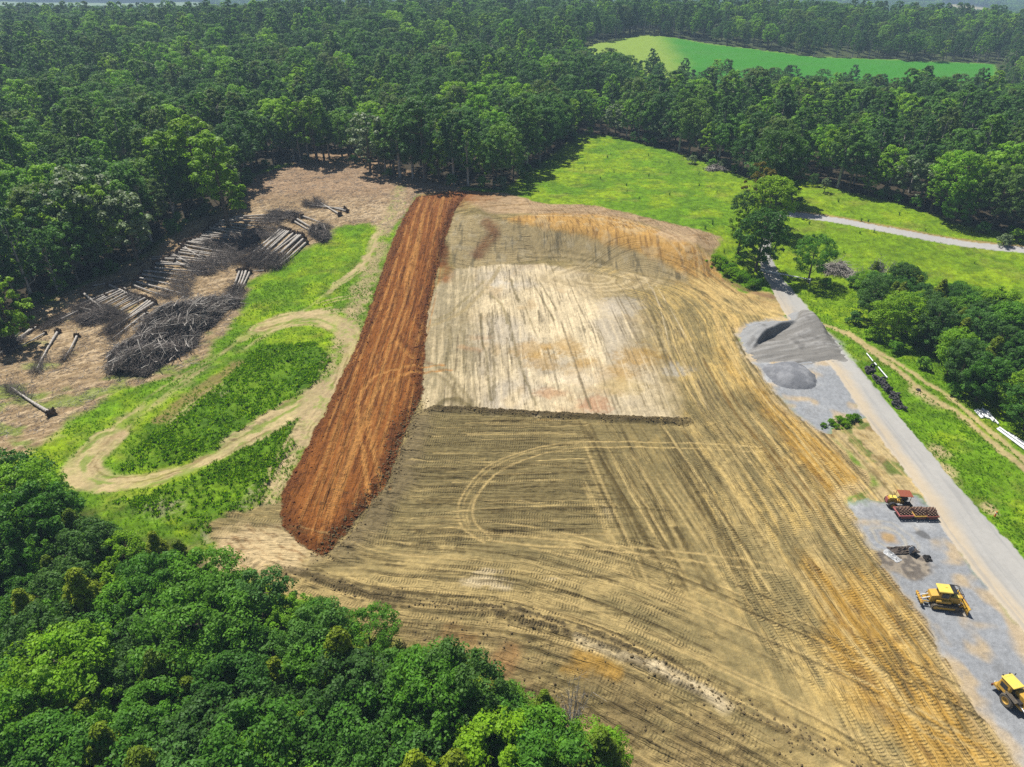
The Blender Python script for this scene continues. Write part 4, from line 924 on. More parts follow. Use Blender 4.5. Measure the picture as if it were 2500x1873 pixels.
# foreground wood
xs = np.arange(-130, 40, 3.9); ys = np.arange(14, 125, 3.9)
for gy_ in ys:
    for gx_ in xs:
        x = gx_ + trng.uniform(-1.5, 1.5); y = gy_ + trng.uniform(-1.5, 1.5)
        if abs(x) > .82 * (y * math.cos(PITCH) + 65 * math.sin(PITCH)) + 6: continue
        r = trng.random(); kind = 'near' if r < .60 else 'cedar' if r < .88 else 'dark'
        s = trng.uniform(.7, 1.3) * (1.0 if kind != 'cedar' else 1.0)
        z = float(terrain(x, y)); ok = True
        for trial in range(2):
            h = PH[kind] * s; R = PR[kind] * s * .75
            ok = all(in_px(*project(x + dx, y, z + hh * h)[:2], FORE_S) for dx, hh in ((0, .97), (-R, .6), (R, .6), (0, .12), (R * .7, .1)))
            if ok: break
            s *= .6; kind = 'near' if trng.random() < .6 else 'cedar'
        if not ok: continue
        _, ty, _ = project(x, y, z + h)
        if ty > 1990: continue
        plant(kind, x, y, s, 'fore')
# copse on the right
for gy_ in np.arange(80, 185, 4.3):
    for gx_ in np.arange(60, 150, 4.3):
        x = gx_ + trng.uniform(-1.6, 1.6); y = gy_ + trng.uniform(-1.6, 1.6)
        r = trng.random(); kind = 'near' if r < .6 else 'cedar' if r < .75 else 'dark'; s = trng.uniform(.62, 1.0); z = float(terrain(x, y)); ok = True
        for trial in range(2):
            h = PH[kind] * s; R = PR[kind] * s * .7
            ok = all(in_px(*project(x + dx, y, z + hh * h)[:2], COPSE_S) for dx, hh in ((0, .95), (-R, .5), (R, .5), (0, .1)))
            if ok: break
            s *= .6
        if ok: plant(kind, x, y, s, 'copse')
# single trees read off the photograph
plant_px('near', 1844, 662, 518, 'gate', 0, 'broad green tree with bare lower limbs beside the gate and lane', .95)
plant_px('bright', 1801, 622, 512, 'gate', 0, 'light green round tree left of the lane near the site corner', 1.0)
plant_px('rust', 1838, 530, 405, 'gate', 0, 'tree with reddish yellow top leaves in the row above the lane')
plant_px('dark', 1880, 490, 330, 'gate', 0, 'tall dark green tree at the head of the row above the lane')
plant_px('near', 1870, 560, 440, 'gate', 2, 'green tree over the lane just below the dark tall tree')
plant_px('dark', 1815, 545, 470, 'gate', 1, 'low dark green tree behind the light green round tree')
plant_px('dark', 1905, 500, 395, 'gate', 2, 'dark green tree on the right side of the row above the lane')
plant_px('near', 1972, 690, 580, 'gate', 4, 'lone dark green tree in the meadow beside the brush heap', .85)
plant_px('dark', 1985, 455, 425, 'gate', 1, 'small green tree standing out from the forest edge above the meadow')
plant_px('silver', 2012, 470, 435, 'gate', 1, 'grey green bush next to the small tree at the forest edge')
plant_px('near', 2325, 545, 470, 'edge_right', 3, 'broad green bush tree bulging out of the forest edge at right')
plant_px('bright', 2120, 480, 410, 'edge_right', 1, 'yellow green tree in the forest edge above the meadow')
for (bx, by, ty, k, lb) in [(500, 520, 300, 'bright', 'tall yellow green tree at the forest edge left of the clearing'), (455, 530, 330, 'bright', 'yellow green tree just left of the tallest bright edge tree'), (560, 560, 340, 'bright', 'yellow green tree at the corner of the forest above the felled trunks'),
    (775, 398, 245, 'bright', 'small yellow green tree against dark forest at the clearing'), (265, 650, 460, 'bright', 'olive yellow tree leaning over the felled trunks'), (905, 424, 285, 'silver', 'greyish leafy tree at the forest edge above the red strip'), (240, 640, 420, 'silver', 'silvery leaved tree in the forest edge on the left'),
    (340, 650, 480, 'silver', 'pale grey green tree at the edge behind the felled trunks'), (1040, 445, 250, 'broad', 'large round tree with pale bare trunks behind the red strip'), (40, 840, 680, 'bright', 'bright green tree at left picture edge by cleared ground')]:
    plant_px(k, bx, by, ty, 'edge_left', None, lb)
# shrubs along edges and mound of vines by the site corner
SHR = [(1755, 652), (1772, 664), (1790, 672), (1806, 682), (1824, 690), (1840, 700), (1785, 660), (1815, 678), (1765, 646)]
for i, (x, y) in enumerate(SHR + [(1745, 640), (1778, 672), (1798, 682), (1832, 702)]): plant('shrub', *P(x, y), trng.uniform(1.0, 1.3), 'vines', 4)
for (x, y, s) in [(2010, 1042, .6), (2030, 1036, .8), (2050, 1030, .9), (2070, 1028, 1.0), (2085, 1024, .9), (2062, 1040, .8), (2040, 1044, .6), (2098, 1030, .5)]: plant('shrub', *P(x, y), s * .75, 'weeds', 4)
for (x, y, s, v) in [(1895, 500, 1.2, 3), (1925, 495, 1.0, 3), (1950, 500, .9, 1), (1880, 520, 1.0, 0), (1830, 600, 1.0, 0), (1800, 640, .8, 1), (1850, 690, .9, 2), (1865, 640, .7, 0), (1820, 560, 1.2, 1), (2015, 700, .9, 1), (2085, 790, 1.2, 0), (2110, 740, 1.2, 1), (2080, 700, 1.0, 2), (2130, 830, 1.2, 0), (2180, 860, 1.0, 1), (150, 710, 1.3, 1), (170, 690, 1.4, 0), (355, 610, 1.4, 1), (270, 660, 1.2, 0), (60, 800, 1.3, 2), (30, 830, 1.2, 0), (575, 500, 1.2, 1), (2250, 900, 1.0, 1), (2330, 965, 1.0, 2),
        (2450, 600, 1.3, 3), (2480, 590, 1.4, 1), (2400, 570, 1.3, 0), (2160, 480, 1.3, 3), (1690, 400, 1.2, 3), (1740, 410, 1.2, 1), (1440, 330, 1.3, 0), (1400, 345, 1.2, 1)]: plant('shrub', *P(x, y), s, 'shrubs', v)
# foliage wall along the forest edge
EDGE = PP([(-60, 850), (0, 830)] + A_([(160, 880), (550, 700), (900, 540), (1100, 360), (1440, 240)]) + [(610, 436), (660, 404), (720, 396), (860, 398), (950, 432), (1040, 450), (1150, 457), (1235, 462), (1300, 418), (1360, 373), (1416, 326), (1480, 330), (1560, 348), (1640, 370), (1720, 394), (1800, 424)])
EDGE2 = PP([(1930, 432), (1960, 437), (2070, 469), (2200, 497), (2320, 542), (2420, 563), (2500, 587), (2560, 605)])
for E_L in (EDGE, EDGE2):
    sg = np.cumsum(np.r_[0, np.hypot(*np.diff(E_L, axis=0).T)]); u = 0.0
    while u < sg[-1]:
        x = np.interp(u, sg, E_L[:, 0]); y = np.interp(u, sg, E_L[:, 1]); du = trng.uniform(3.6, 6.2); u += du
        dx = np.interp(u, sg, E_L[:, 0]) - x; dy = np.interp(u, sg, E_L[:, 1]) - y; l = math.hypot(dx, dy) + 1e-9; off = trng.uniform(1.0, 3.5)
        x2, y2 = x - dy / l * off, y + dx / l * off
        r = trng.random(); plant('tall' if r < .36 else 'broad' if r < .78 else 'bright' if r < .90 else 'silver', x2, y2, trng.uniform(.62, 1.02), 'forest')
        if trng.random() < .4: plant('shrub', x - dy / l * .2, y + dx / l * .2, trng.uniform(.9, 1.7), 'shrubs')
# the forest
open_far = FAR_OPEN + [FIELDS['crop_field'][0]]
taken = np.array([(t['x'], t['y']) for t in TREES if t['region'] in ('edge_left', 'gate', 'edge_right', 'forest')])
far_rows = []
def scatter(y0, y1, step, jit):
    gy = np.arange(y0, y1, step * .87); out = []
    for j, y in enumerate(gy):
        hw = .80 * (y * math.cos(PITCH) + 58 * math.sin(PITCH)) + 25
        x = np.arange(-hw, hw, step) + (step / 2 if j % 2 else 0)
        out.append(np.stack([x + trng.uniform(-jit, jit, x.size), y + trng.uniform(-jit, jit, x.size)], 1))
    a = np.concatenate(out); X, Y = a[:, 0].copy(), a[:, 1].copy()
    k = ~inside(X, Y, MEADOW)
    m = sdist(X, Y, MEADOW, 3); k &= ~((m > -1.0))
    for pl in open_far: k &= ~inside(X, Y, pl)
    k &= Y > np.interp(X, [-200, -80, 60, 200], [105, 95, 150, 150])
    return a[k]
pts = np.concatenate([scatter(96, 330, 8.2, 2.8), scatter(330, 780, 9.8, 3.4)])
for x, y in pts:
    if x > 55 and y < 172 and x < 175: 
        continue
    if taken.size and np.min(np.hypot(taken[:, 0] - x, taken[:, 1] - y)) < 3.2: continue
    cl = fbm(np.array([x / 45]), np.array([y / 45]), 230, 2)[0] + trng.normal() * .22
    kind = 'tall' if cl > .10 else 'broad'
    if trng.random() < .06: kind = 'bright'
    elif trng.random() < .04: kind = 'silver'
    s = trng.uniform(.60, 1.18) * (.92 if y < 330 else (.75 if x > 60 and y < 560 else 1.0))
    if y < 330:
        dd = -float(sdist(np.array([x]), np.array([y]), MEADOW, 30)[0])
        if dd < 4 and trng.random() < .35: s *= .7
    plant(kind, x, y, s, 'forest')
far_pts = np.concatenate([scatter(780, 1300, 9.0, 3.2), scatter(1300, 3300, 12.5, 4.5)])

# which are individuals: those that show largest; the rest of a kind become one mass
LIM = {'tree': 300, 'cedar': 120, 'shrub': 120}
def grp(t): return 'cedar' if t['kind'] == 'cedar' else 'shrub' if t['kind'] == 'shrub' else 'tree'
for t in TREES:
    px, py, dep = project(t['x'], t['y'], t['z'] + PH[t['kind']] * t['s'] * .7)
    vis = -40 < px < 2540 and -60 < py < 1940
    edge = float(sdist(np.array([t['x']]), np.array([t['y']]), MEADOW, 40)[0]) if t['region'] == 'forest' else 0
    bonus = 1.0
    if t['region'] == 'forest': bonus = 1.35 if edge > -7 else (.95 if edge > -14 else .75)
    t['px'], t['py'] = px, py
    t['score'] = (PH[t['kind']] * t['s'] / dep * bonus + (5 if t['label'] else 0)) * (1 if vis else 0)
IND = []; MASS = []
for g in LIM:
    L = sorted([t for t in TREES if grp(t) == g], key=lambda t: -t['score'])
    IND += [t for t in L[:LIM[g]] if t['score'] > 0]; MASS += L[LIM[g]:] + [t for t in L[:LIM[g]] if t['score'] <= 0]

TONE = {'near': 'mid green', 'dark': 'dark green', 'cedar': 'olive green', 'broad': 'dark green', 'tall': 'green', 'bright': 'yellow green', 'silver': 'silvery green', 'rust': 'reddish', 'shrub': 'green'}
SHAPE = {'near': 'leafy tree', 'dark': 'dense round tree', 'cedar': 'pointed cedar', 'broad': 'round crowned tree', 'tall': 'slim pointed tree', 'bright': 'leafy tree', 'silver': 'leafy tree', 'rust': 'tree', 'shrub': 'shrub'}
def where(t):
    px, py = t['px'], t['py']; r = t['region']
    if r == 'fore':
        col = 'far left' if px < 300 else 'left' if px < 650 else 'middle' if px < 1000 else 'right end'
        row = 'back edge' if py < 1250 + .25 * px else 'front' if py > 1640 else 'middle depth'
        return f'in foreground wood, {col}, {row}', 'trees of the foreground wood'
    if r == 'copse':
        return ('in the right copse, ' + ('meadow side' if py < 760 else 'farm track side' if px < 2330 else 'at picture edge')), 'trees of the copse beside the farm track'
    if r == 'vines': return 'in the low mound at the site corner', 'low mound of vines at the site corner'
    if r == 'weeds': return 'in the weed clump beside gravel yard and road', 'weed clump beside the gravel yard'
    if r == 'shrubs':
        return ('by the felled trunks' if px < 700 else 'along the lane and gate' if px < 2060 and py > 480 else 'at the copse foot' if py > 620 else 'at the forest foot above the meadow'), 'shrubs along the edges of the woods'
    if px < 640: w = 'in left forest edge by the felled trunks' if py > 430 else 'in left forest behind the edge'
    elif px < 1000: w = 'in forest edge above the shaded clearing'
    elif px < 1260: w = 'in forest edge behind the red strip'
    elif px < 1480: w = 'in forest corner left of the meadow top'
    elif px < 1830: w = 'in forest edge above the middle meadow'
    else: w = 'in right forest edge above the far lane'
    return w, 'forest trees around the clearing and meadow'
NAME = {'tree': 'broadleaf_tree', 'cedar': 'cedar_tree', 'shrub': 'shrub'}
def ordinal(n):
    tens = {2: 'twenty', 3: 'thirty', 4: 'forty'}
    if 20 <= n < 49 and (n + 1) % 10: return tens[(n + 1) // 10] + '-' + ordinal((n + 1) % 10 - 1)
    if n in (29, 39): return {29: 'thirtieth', 39: 'fortieth'}[n]
    return ['first', 'second', 'third', 'fourth', 'fifth', 'sixth', 'seventh', 'eighth', 'ninth', 'tenth', 'eleventh', 'twelfth', 'thirteenth', 'fourteenth', 'fifteenth', 'sixteenth', 'seventeenth', 'eighteenth', 'nineteenth', 'twentieth'][n] if n < 20 else None
fam = {}
for t in IND:
    w, gname = where(t); t['gname'] = gname
    if not t['label']:
        base = f"{TONE[t['kind']]} {SHAPE[t['kind']]} {w}"
        fam.setdefault(base, []).append(t)
for base, L in fam.items():
    L.sort(key=lambda t: t['px'])
    for i, t in enumerate(L):
        o_ = ordinal(i)
        t['label'] = base if len(L) == 1 else (f'{o_} {base}, from left' if o_ else base)
for t in IND:
    g = grp(t); root = bpy.data.objects.new(NAME[g], None); COL.objects.link(root); root.empty_display_size = .5
    root.location = (t['x'], t['y'], t['z']); root.rotation_euler = (0, 0, t['rot']); s = t['s']; root.scale = (s * t['wide'], s * t['wide'], s)
    root['label'] = t['label']; root['category'] = {'tree': 'tree', 'cedar': 'cedar', 'shrub': 'shrub'}[g]; root['group'] = t['gname']
    tm, cm = PROTO[t['kind'], t['var']]
    for nm, me in ((('trunk' if g != 'shrub' else 'stem'), tm), (('crown' if g != 'shrub' else 'foliage'), cm)):
        o = bpy.data.objects.new(nm, me); COL.objects.link(o); o.parent = root

def mass(name, label, pts, scales, rots, idx, meshes, align=None):
    """one countless mass: instances of small prototypes on points"""
    col = bpy.data.collections.new(name + '_kinds')
    for i, me in enumerate(meshes):
        o = bpy.data.objects.new(f'{name}_kind_{i:02d}', me); col.objects.link(o)
    me = bpy.data.meshes.new(name); me.vertices.add(len(pts)); me.vertices.foreach_set('co', np.asarray(pts, np.float32).ravel())
    for nm, ty, arr in (('sc', 'FLOAT', scales), ('rz', 'FLOAT', rots)):
        a = me.attributes.new(nm, ty, 'POINT'); a.data.foreach_set('value', np.asarray(arr, np.float32))
    a = me.attributes.new('ki', 'INT', 'POINT'); a.data.foreach_set('value', np.asarray(idx, np.int32))
    o = bpy.data.objects.new(name, me); COL.objects.link(o); o['kind'] = 'stuff'; o['label'] = label; o['category'] = name.split('_')[-1]
    ng = bpy.data.node_groups.new(name, 'GeometryNodeTree'); ng.interface.new_socket('Geometry', in_out='INPUT', socket_type='NodeSocketGeometry'); ng.interface.new_socket('Geometry', in_out='OUTPUT', socket_type='NodeSocketGeometry')
    N = ng.nodes; L = ng.links; gi = N.new('NodeGroupInput'); go = N.new('NodeGroupOutput')
    iop = N.new('GeometryNodeInstanceOnPoints'); ci = N.new('GeometryNodeCollectionInfo'); ci.inputs['Collection'].default_value = col
    ci.inputs['Separate Children'].default_value = True; ci.inputs['Reset Children'].default_value = True
    def attr(nm, dt):
        n = N.new('GeometryNodeInputNamedAttribute'); n.data_type = dt; n.inputs['Name'].default_value = nm; return n.outputs[0]
    m2p = N.new('GeometryNodeMeshToPoints')
    L.new(gi.outputs[0], m2p.inputs[0]); L.new(m2p.outputs[0], iop.inputs['Points']); L.new(ci.outputs[0], iop.inputs['Instance'])
    iop.inputs['Pick Instance'].default_value = True; L.new(attr('ki', 'INT'), iop.inputs['Instance Index'])
    L.new(attr('sc', 'FLOAT'), iop.inputs['Scale'])
    cx_ = N.new('ShaderNodeCombineXYZ'); L.new(attr('rz', 'FLOAT'), cx_.inputs['Z'])
    L.new(cx_.outputs[0], iop.inputs['Rotation']); L.new(iop.outputs[0], go.inputs[0])
    md = o.modifiers.new('scatter', 'NODES'); md.node_group = ng
    return o

def join_meshes(name, ms):
    V = []; Q = []; A = []; mi = []; off = 0
    for k, m in enumerate(ms):
        v = np.zeros(len(m.vertices) * 3, np.float32); m.vertices.foreach_get('co', v); V.append(v.reshape(-1, 3))
        q = np.zeros(len(m.loops), np.int32); m.loops.foreach_get('vertex_index', q); Q.append(q.reshape(-1, 4) + off)
        a = np.full(len(m.vertices), .5, np.float32)
        if 'lv' in m.attributes: m.attributes['lv'].data.foreach_get('value', a)
        A.append(a); mi.append(np.full(len(m.polygons), k, np.int32)); off += len(m.vertices)
    me = mesh_np(name, np.concatenate(V), np.concatenate(Q)); at = me.attributes.new('lv', 'FLOAT', 'POINT'); at.data.foreach_set('value', np.concatenate(A))
    for m in ms: me.materials.append(m.materials[0])
    me.polygons.foreach_set('material_index', np.concatenate(mi)); return me
keys = [k for k in PROTO if k[0] != 'shrub']
sh_keys = [k for k in PROTO if k[0] == 'shrub']
mm = [t for t in MASS if t['kind'] != 'shrub']
kid = {k: i for i, k in enumerate(keys)}
mass('forest_trees', 'crowded green forest trees covering the hills behind the clearing', [(t['x'], t['y'], t['z']) for t in mm], [t['s'] for t in mm], [t['rot'] for t in mm], [kid[t['kind'], t['var']] for t in mm], [join_meshes('mass_tree', PROTO[k]) for k in keys])
far_m = [joined('broad', i, 16.0, 6.2 + .3 * i, 36, 28, 1.0) for i in range(6)]
fz = terrain(far_pts[:, 0], far_pts[:, 1]); nfp = len(far_pts)
fs = trng.uniform(.75, 1.15, nfp) * np.where(far_pts[:, 1] > 1300, 1.25, 1.0)
mass('distant_woods', 'hazy far woods stretching to the horizon', np.stack([far_pts[:, 0], far_pts[:, 1], fz - .3], 1), fs, trng.random(nfp) * 6.28, trng.integers(0, 6, nfp), far_m)
print('TREES', len(TREES), 'ind', len(IND), 'mass', len(mm), 'far', nfp)
# ------------------------------------------------------------------ small builders
def paint(name, col, rough=.5, metal=0.0, wear=.25, wcol=(.12, .09, .06), sc=3.0):
    m, nt, b, N, L = nmat(name)
    tc = N.new('ShaderNodeTexCoord'); ns = noise_node(nt, sc, 5, .7, tc.outputs['Object']); r = N.new('ShaderNodeValToRGB')
    r.color_ramp.elements[0].position = .48; r.color_ramp.elements[0].color = (0, 0, 0, 1); r.color_ramp.elements[1].position = .72; r.color_ramp.elements[1].color = (wear, wear, wear, 1)
    mx = N.new('ShaderNodeMix'); mx.data_type = 'RGBA'; L.new(ns.outputs['Fac'], r.inputs[0]); L.new(r.outputs[0], mx.inputs['Factor'])
    mx.inputs['A'].default_value = (*col, 1); mx.inputs['B'].default_value = (*wcol, 1)
    L.new(mx.outputs['Result'], b.inputs['Base Color']); b.inputs['Roughness'].default_value = rough; b.inputs['Metallic'].default_value = metal
    return m
M = {
    'yellow': paint('machine_yellow', (.56, .33, .035), .5, 0, .8, (.24, .17, .09), 5.0), 'lemon': paint('pale_yellow_roof', (.70, .53, .09), .5, 0, .5, (.42, .33, .16), 4.0),
    'black': paint('black_frame', (.018, .018, .020), .5), 'steel': paint('track_steel', (.10, .085, .065), .7, .3, .7, (.26, .2, .13)), 'glass': paint('dark_glass', (.015, .02, .022), .08, 0, .05),
    'rust': paint('rusty_red_steel', (.17, .045, .028), .75, 0, .6, (.10, .05, .03)), 'canopy': paint('rust_red_canopy', (.23, .055, .022), .7, 0, .5, (.16, .05, .03)), 'pink': paint('faded_red_paint', (.33, .09, .085), .7, 0, .5, (.2, .08, .06)),
    'tyre': paint('tyre_rubber', (.022, .022, .024), .8, 0, .8, (.09, .08, .07)), 'tyre_d': paint('dusty_tyre', (.10, .088, .07), .9, 0, .6, (.18, .15, .11)), 'rim': paint('yellow_rim', (.45, .27, .04), .6, 0, .7, (.15, .11, .06)),
    'drum': paint('dark_rusted_drum', (.045, .022, .016), .8, 0, .5, (.09, .04, .025)),
    'foot': paint('worn_foot_steel', (.36, .24, .17), .6, .2, .5, (.2, .1, .07)),
    'white': paint('white_pipe', (.74, .75, .77), .4, 0, .2, (.5, .48, .44)), 'grey': paint('galvanised_pipe', (.68, .70, .73), .4, .1, .4, (.3, .28, .25)), 'orange': paint('orange_marker', (.75, .16, .03), .5, 0, .1),
    'ash': paint('brown_ash', (.07, .055, .045), .9, 0, .6, (.16, .13, .1)),
    'sheet': paint('pale_plastic', (.42, .43, .44), .4, 0, .5, (.3, .3, .3)), 'char': paint('charred_scrap', (.02, .018, .018), .8, 0, .4, (.1, .09, .08)),
}
class Geo:
    """collects shapes of one part into one bmesh"""
    def __init__(s): s.bm = bmesh.new()
    def box(s, c, d, rot=(0, 0, 0), bev=.03, taper=None):
        r = bmesh.ops.create_cube(s.bm, size=1.0); vs = r['verts']
        for v in vs:
            v.co = Vector((v.co.x * d[0], v.co.y * d[1], v.co.z * d[2]))
            if taper and v.co.z > 0: v.co.x *= taper[0]; v.co.y *= taper[1]
        if bev:
            es = list({e for v in vs for e in v.link_edges}); b = bmesh.ops.bevel(s.bm, geom=es, offset=min(bev, min(d) * .3), segments=1, affect='EDGES'); vs = list({v for f in b['faces'] for v in f.verts} | {v for v in vs if v.is_valid})
        m = Matrix.Translation(c) @ Euler(rot).to_matrix().to_4x4(); bmesh.ops.transform(s.bm, matrix=m, verts=vs); return s
    def cyl(s, a, b, r, k=10, r2=None):
        a = Vector(a); b = Vector(b); d = b - a
        m = Matrix.Translation((a + b) / 2) @ d.to_track_quat('Z', 'Y').to_matrix().to_4x4()
        bmesh.ops.create_cone(s.bm, cap_ends=True, segments=k, radius1=r, radius2=r if r2 is None else r2, depth=d.length, matrix=m); return s
    def tube(s, pts, r, k=6):
        for a, b in zip(pts[:-1], pts[1:]): s.cyl(a, b, r, k)
        return s
    def prism(s, pts, y0, y1):
        """outline in x,z extruded along y"""
        f = [s.bm.verts.new((x, y0, z)) for x, z in pts]; g = [s.bm.verts.new((x, y1, z)) for x, z in pts]; n = len(pts)
        s.bm.faces.new(f[::-1]); s.bm.faces.new(g)
        for i in range(n): s.bm.faces.new((f[i], f[(i + 1) % n], g[(i + 1) % n], g[i]))
        return s
    def lathe(s, prof, c, axis='Y', k=20):
        rows = []
        for (r, h) in prof:
            rows.append([s.bm.verts.new(Vector(c) + (Vector((r * math.cos(t), h, r * math.sin(t))) if axis == 'Y' else Vector((r * math.cos(t), r * math.sin(t), h)))) for t in [2 * math.pi * i / k for i in range(k)]])
        for A, B in zip(rows[:-1], rows[1:]):
            for i in range(k): s.bm.faces.new((A[i], A[(i + 1) % k], B[(i + 1) % k], B[i]))
        return s
    def done(s, name, mat, parent=None, smooth=False):
        bmesh.ops.recalc_face_normals(s.bm, faces=s.bm.faces)
        me = bpy.data.meshes.new(name); s.bm.to_mesh(me); s.bm.free(); me.materials.append(mat)
        if smooth: me.polygons.foreach_set('use_smooth', np.ones(len(me.polygons), bool))
        o = bpy.data.objects.new(name, me); COL.objects.link(o); o.parent = parent; return o
def thing(name, label, cat, loc, rz=0, group=None, scale=1.0):
    o = bpy.data.objects.new(name, None); COL.objects.link(o); o.location = loc; o.rotation_euler = (0, 0, rz); o.scale = (scale,) * 3; o.empty_display_size = .5
    o['label'] = label; o['category'] = cat
    if group: o['group'] = group
    return o
def tag(o, label, cat, group=None):
    o['label'] = label; o['category'] = cat
    if group: o['group'] = group
    return o
def wheel(parent, c, R, W, tyre, rim, side=1):
    c = Vector(c); h = W / 2
    w = Geo().lathe([(R * .55, -h * .9), (R * .86, -h), (R * .97, -h * .75), (R, -h * .4), (R, h * .4), (R * .97, h * .75), (R * .86, h), (R * .55, h * .9)], c, 'Y', 22)
    for i in range(22):
        t = 2 * math.pi * i / 22; w.box(c + Vector((math.cos(t) * R * .99, 0, math.sin(t) * R * .99)), (.07, W * .92, .07), (0, -t, .35), 0)
    o = w.done('wheel', tyre, parent)
    Geo().lathe([(.0, h * .25 * side), (R * .2, h * .25 * side), (R * .22, h * .55 * side), (R * .42, h * .5 * side), (R * .5, h * .92 * side), (R * .57, h * .93 * side), (R * .57, -h * .93 * side), (R * .3, -h * .5 * side), (0, -h * .5 * side)], c, 'Y', 18).done('rim', rim, o)
    return o
def ang(p, q): return math.atan2(q[1] - p[1], q[0] - p[0])

# ------------------------------------------------------------------ bulldozer
def bulldozer():
    a = P(2236, 1466); b = P(2352, 1482); c = P(2297, 1474)
    t = thing('bulldozer', 'yellow crawler bulldozer with black sweep guard standing on grey gravel yard', 'bulldozer', (c[0], c[1], gz(*c)), ang(a, b) + .04, scale=.87)
    for s in (-1, 1):
        y = s * .98
        g = Geo(); prof = []
        for i in range(9): th = math.pi / 2 + math.pi * i / 8; prof.append((-1.25 + .46 * math.cos(th), .50 + .46 * math.sin(th)))
        for i in range(9): th = -math.pi / 2 + math.pi * i / 8; prof.append((1.35 + .42 * math.cos(th), .46 + .42 * math.sin(th)))
        g.prism(prof, y - .28, y + .28); tr = g.done('track', M['steel'], t)
        g = Geo()
        n = 36; per = []
        for i in range(n):
            u = i / n; L = 2.6; C1 = math.pi * .44; tot = 2 * L + 2 * C1; d = u * tot
            if d < L: x, z, r = -1.25 + d, .94, 0
            elif d < L + C1: th = math.pi / 2 - (d - L) / .44; x, z, r = 1.35 + .45 * math.cos(th), .48 + .46 * math.sin(th), math.pi / 2 - th
            elif d < 2 * L + C1: x, z, r = 1.35 - (d - L - C1), .03, 0
            else: th = -math.pi / 2 - (d - 2 * L - C1) / .44; x, z, r = -1.25 + .47 * math.cos(th), .5 + .47 * math.sin(th), math.pi / 2 - th
            g.box((x, y, z), (.10, .62, .07), (0, r, 0), 0)
        g.done('track_shoe', M['steel'], tr)
        g = Geo(); g.box((.05, y + s * .29, .45), (2.3, .06, .34)); g.done('track_frame', M['yellow'], tr)
        Geo().lathe([(0, y + s * .33), (.30, y + s * .33), (.34, y + s * .2)], (-1.25, 0, .5), 'Y', 14).done('sprocket', M['rim'], tr)
    g = Geo(); g.prism([(-1.75, .75), (1.75, .75), (1.85, 1.25), (1.75, 1.85), (.45, 2.0), (.45, 1.45), (-1.0, 1.45), (-1.05, 2.15), (-1.95, 1.95), (-2.0, 1.0)], -.62, .62); g.done('body', M['yellow'], t)
    g = Geo(); g.box((1.12, 0, 1.97), (1.1, 1.0, .08)); g.done('hood', M['lemon'], t)
    g = Geo(); g.box((1.83, 0, 1.35), (.06, .9, .8)); g.done('grille', M['black'], t)
    for s in (-1, 1): Geo().box((-.35, s * .82, 1.28), (1.9, .42, .42), (0, 0, 0), .06).done('fender', M['yellow'], t)
    g = Geo(); g.box((-.30, 0, 2.08), (1.45, 1.42, 1.45), (0, 0, 0), .08, (.86, .90)); cab = g.done('cab', M['yellow'], t)
    for (c_, d_) in (((-.28, .735, 2.22), (.95, .03, .80)), ((-.28, -.735, 2.22), (.95, .03, .80)), ((.415, 0, 2.2), (.03, 1.05, .85)), ((-1.0, 0, 2.25), (.03, 1.05, .75))): Geo().box(c_, d_, (.07 if c_[1] < 0 else -.07 if c_[1] > 0 else 0, 0, 0), .01).done('window', M['glass'], cab)
    g = Geo(); g.box((-.40, 0, 2.93), (1.75, 1.62, .22), (0, 0, 0), .07); rf = g.done('roof', M['lemon'], t)
    Geo().box((-.15, .1, 3.05), (.3, .12, .04)).done('hatch', M['yellow'], rf)
    Geo().box((.78, 0, 2.95), (.60, 1.55, .05)).done('screen_plate', M['black'], t)
    for s in (-1, 1): Geo().tube([(.45, s * .78, 3.0), (1.45, s * .76, 2.98), (1.75, s * .74, 2.85), (1.92, s * .70, 2.55), (1.95, s * .66, 1.55)], .055).done('sweep_bar', M['black'], t)
    Geo().tube([(1.45, -.76, 2.98), (1.45, .76, 2.98)], .05).tube([(1.75, -.74, 2.85), (1.75, .74, 2.85)], .05).done('cross_bar', M['black'], t)
    Geo().cyl((1.35, .28, 1.95), (1.35, .28, 2.75), .07).done('exhaust', M['black'], t)
    Geo().cyl((.8, -.3, 1.95), (.8, -.3, 2.3), .11).done('air_filter', M['black'], t)
    # blade, yawed as in the photograph
    g = Geo(); pr = [(.10, .02), (.20, .05), (.06, .35), (.03, .65), (.12, 1.0), (.24, 1.18), (.17, 1.22), (.0, 1.0), (-.08, .65), (-.04, .3)]
    g.prism(pr, -1.75, 1.75); bl = g.done('blade', M['yellow'], t); bl.location = (2.42, 0, .08); bl.rotation_euler = (0, 0, .10)
    o = Geo().box((.21, 0, 1.22), (.06, 2.2, .16)).done('spill_guard', M['rust'], bl)
    for s in (-1, 1):
        Geo().box((1.75, s * .68, .55), (1.5, .16, .22)).done('push_arm', M['yellow'], t)
        Geo().tube([(1.55, s * .45, 1.35), (2.32, s * .5, .95)], .06).done('lift_cylinder', M['grey'], t)
    # ripper
    g = Geo(); g.box((-3.0, 0, .85), (.30, 2.15, .34), (0, 0, 0), .04); rp = g.done('ripper_beam', M['yellow'], t)
    for i in range(5): Geo().box((-3.0, -.86 + i * .43, 1.03), (.20, .17, .03), (0, 0, 0), 0).done('shank_socket', M['rust'], rp)
    for i in (0, 2, 4): Geo().prism([(-3.08, .25), (-2.92, .4), (-2.92, .7), (-3.08, .7)], -.9 + i * .43, -.82 + i * .43).done('shank', M['steel'], rp)
    for s in (-1, 1):
        Geo().box((-2.42, s * .55, .75), (1.0, .14, .16)).done('ripper_link', M['yellow'], t)
        Geo().tube([(-1.95, s * .3, 1.45), (-2.85, s * .3, 1.0)], .07).done('ripper_cylinder', M['grey'], t)
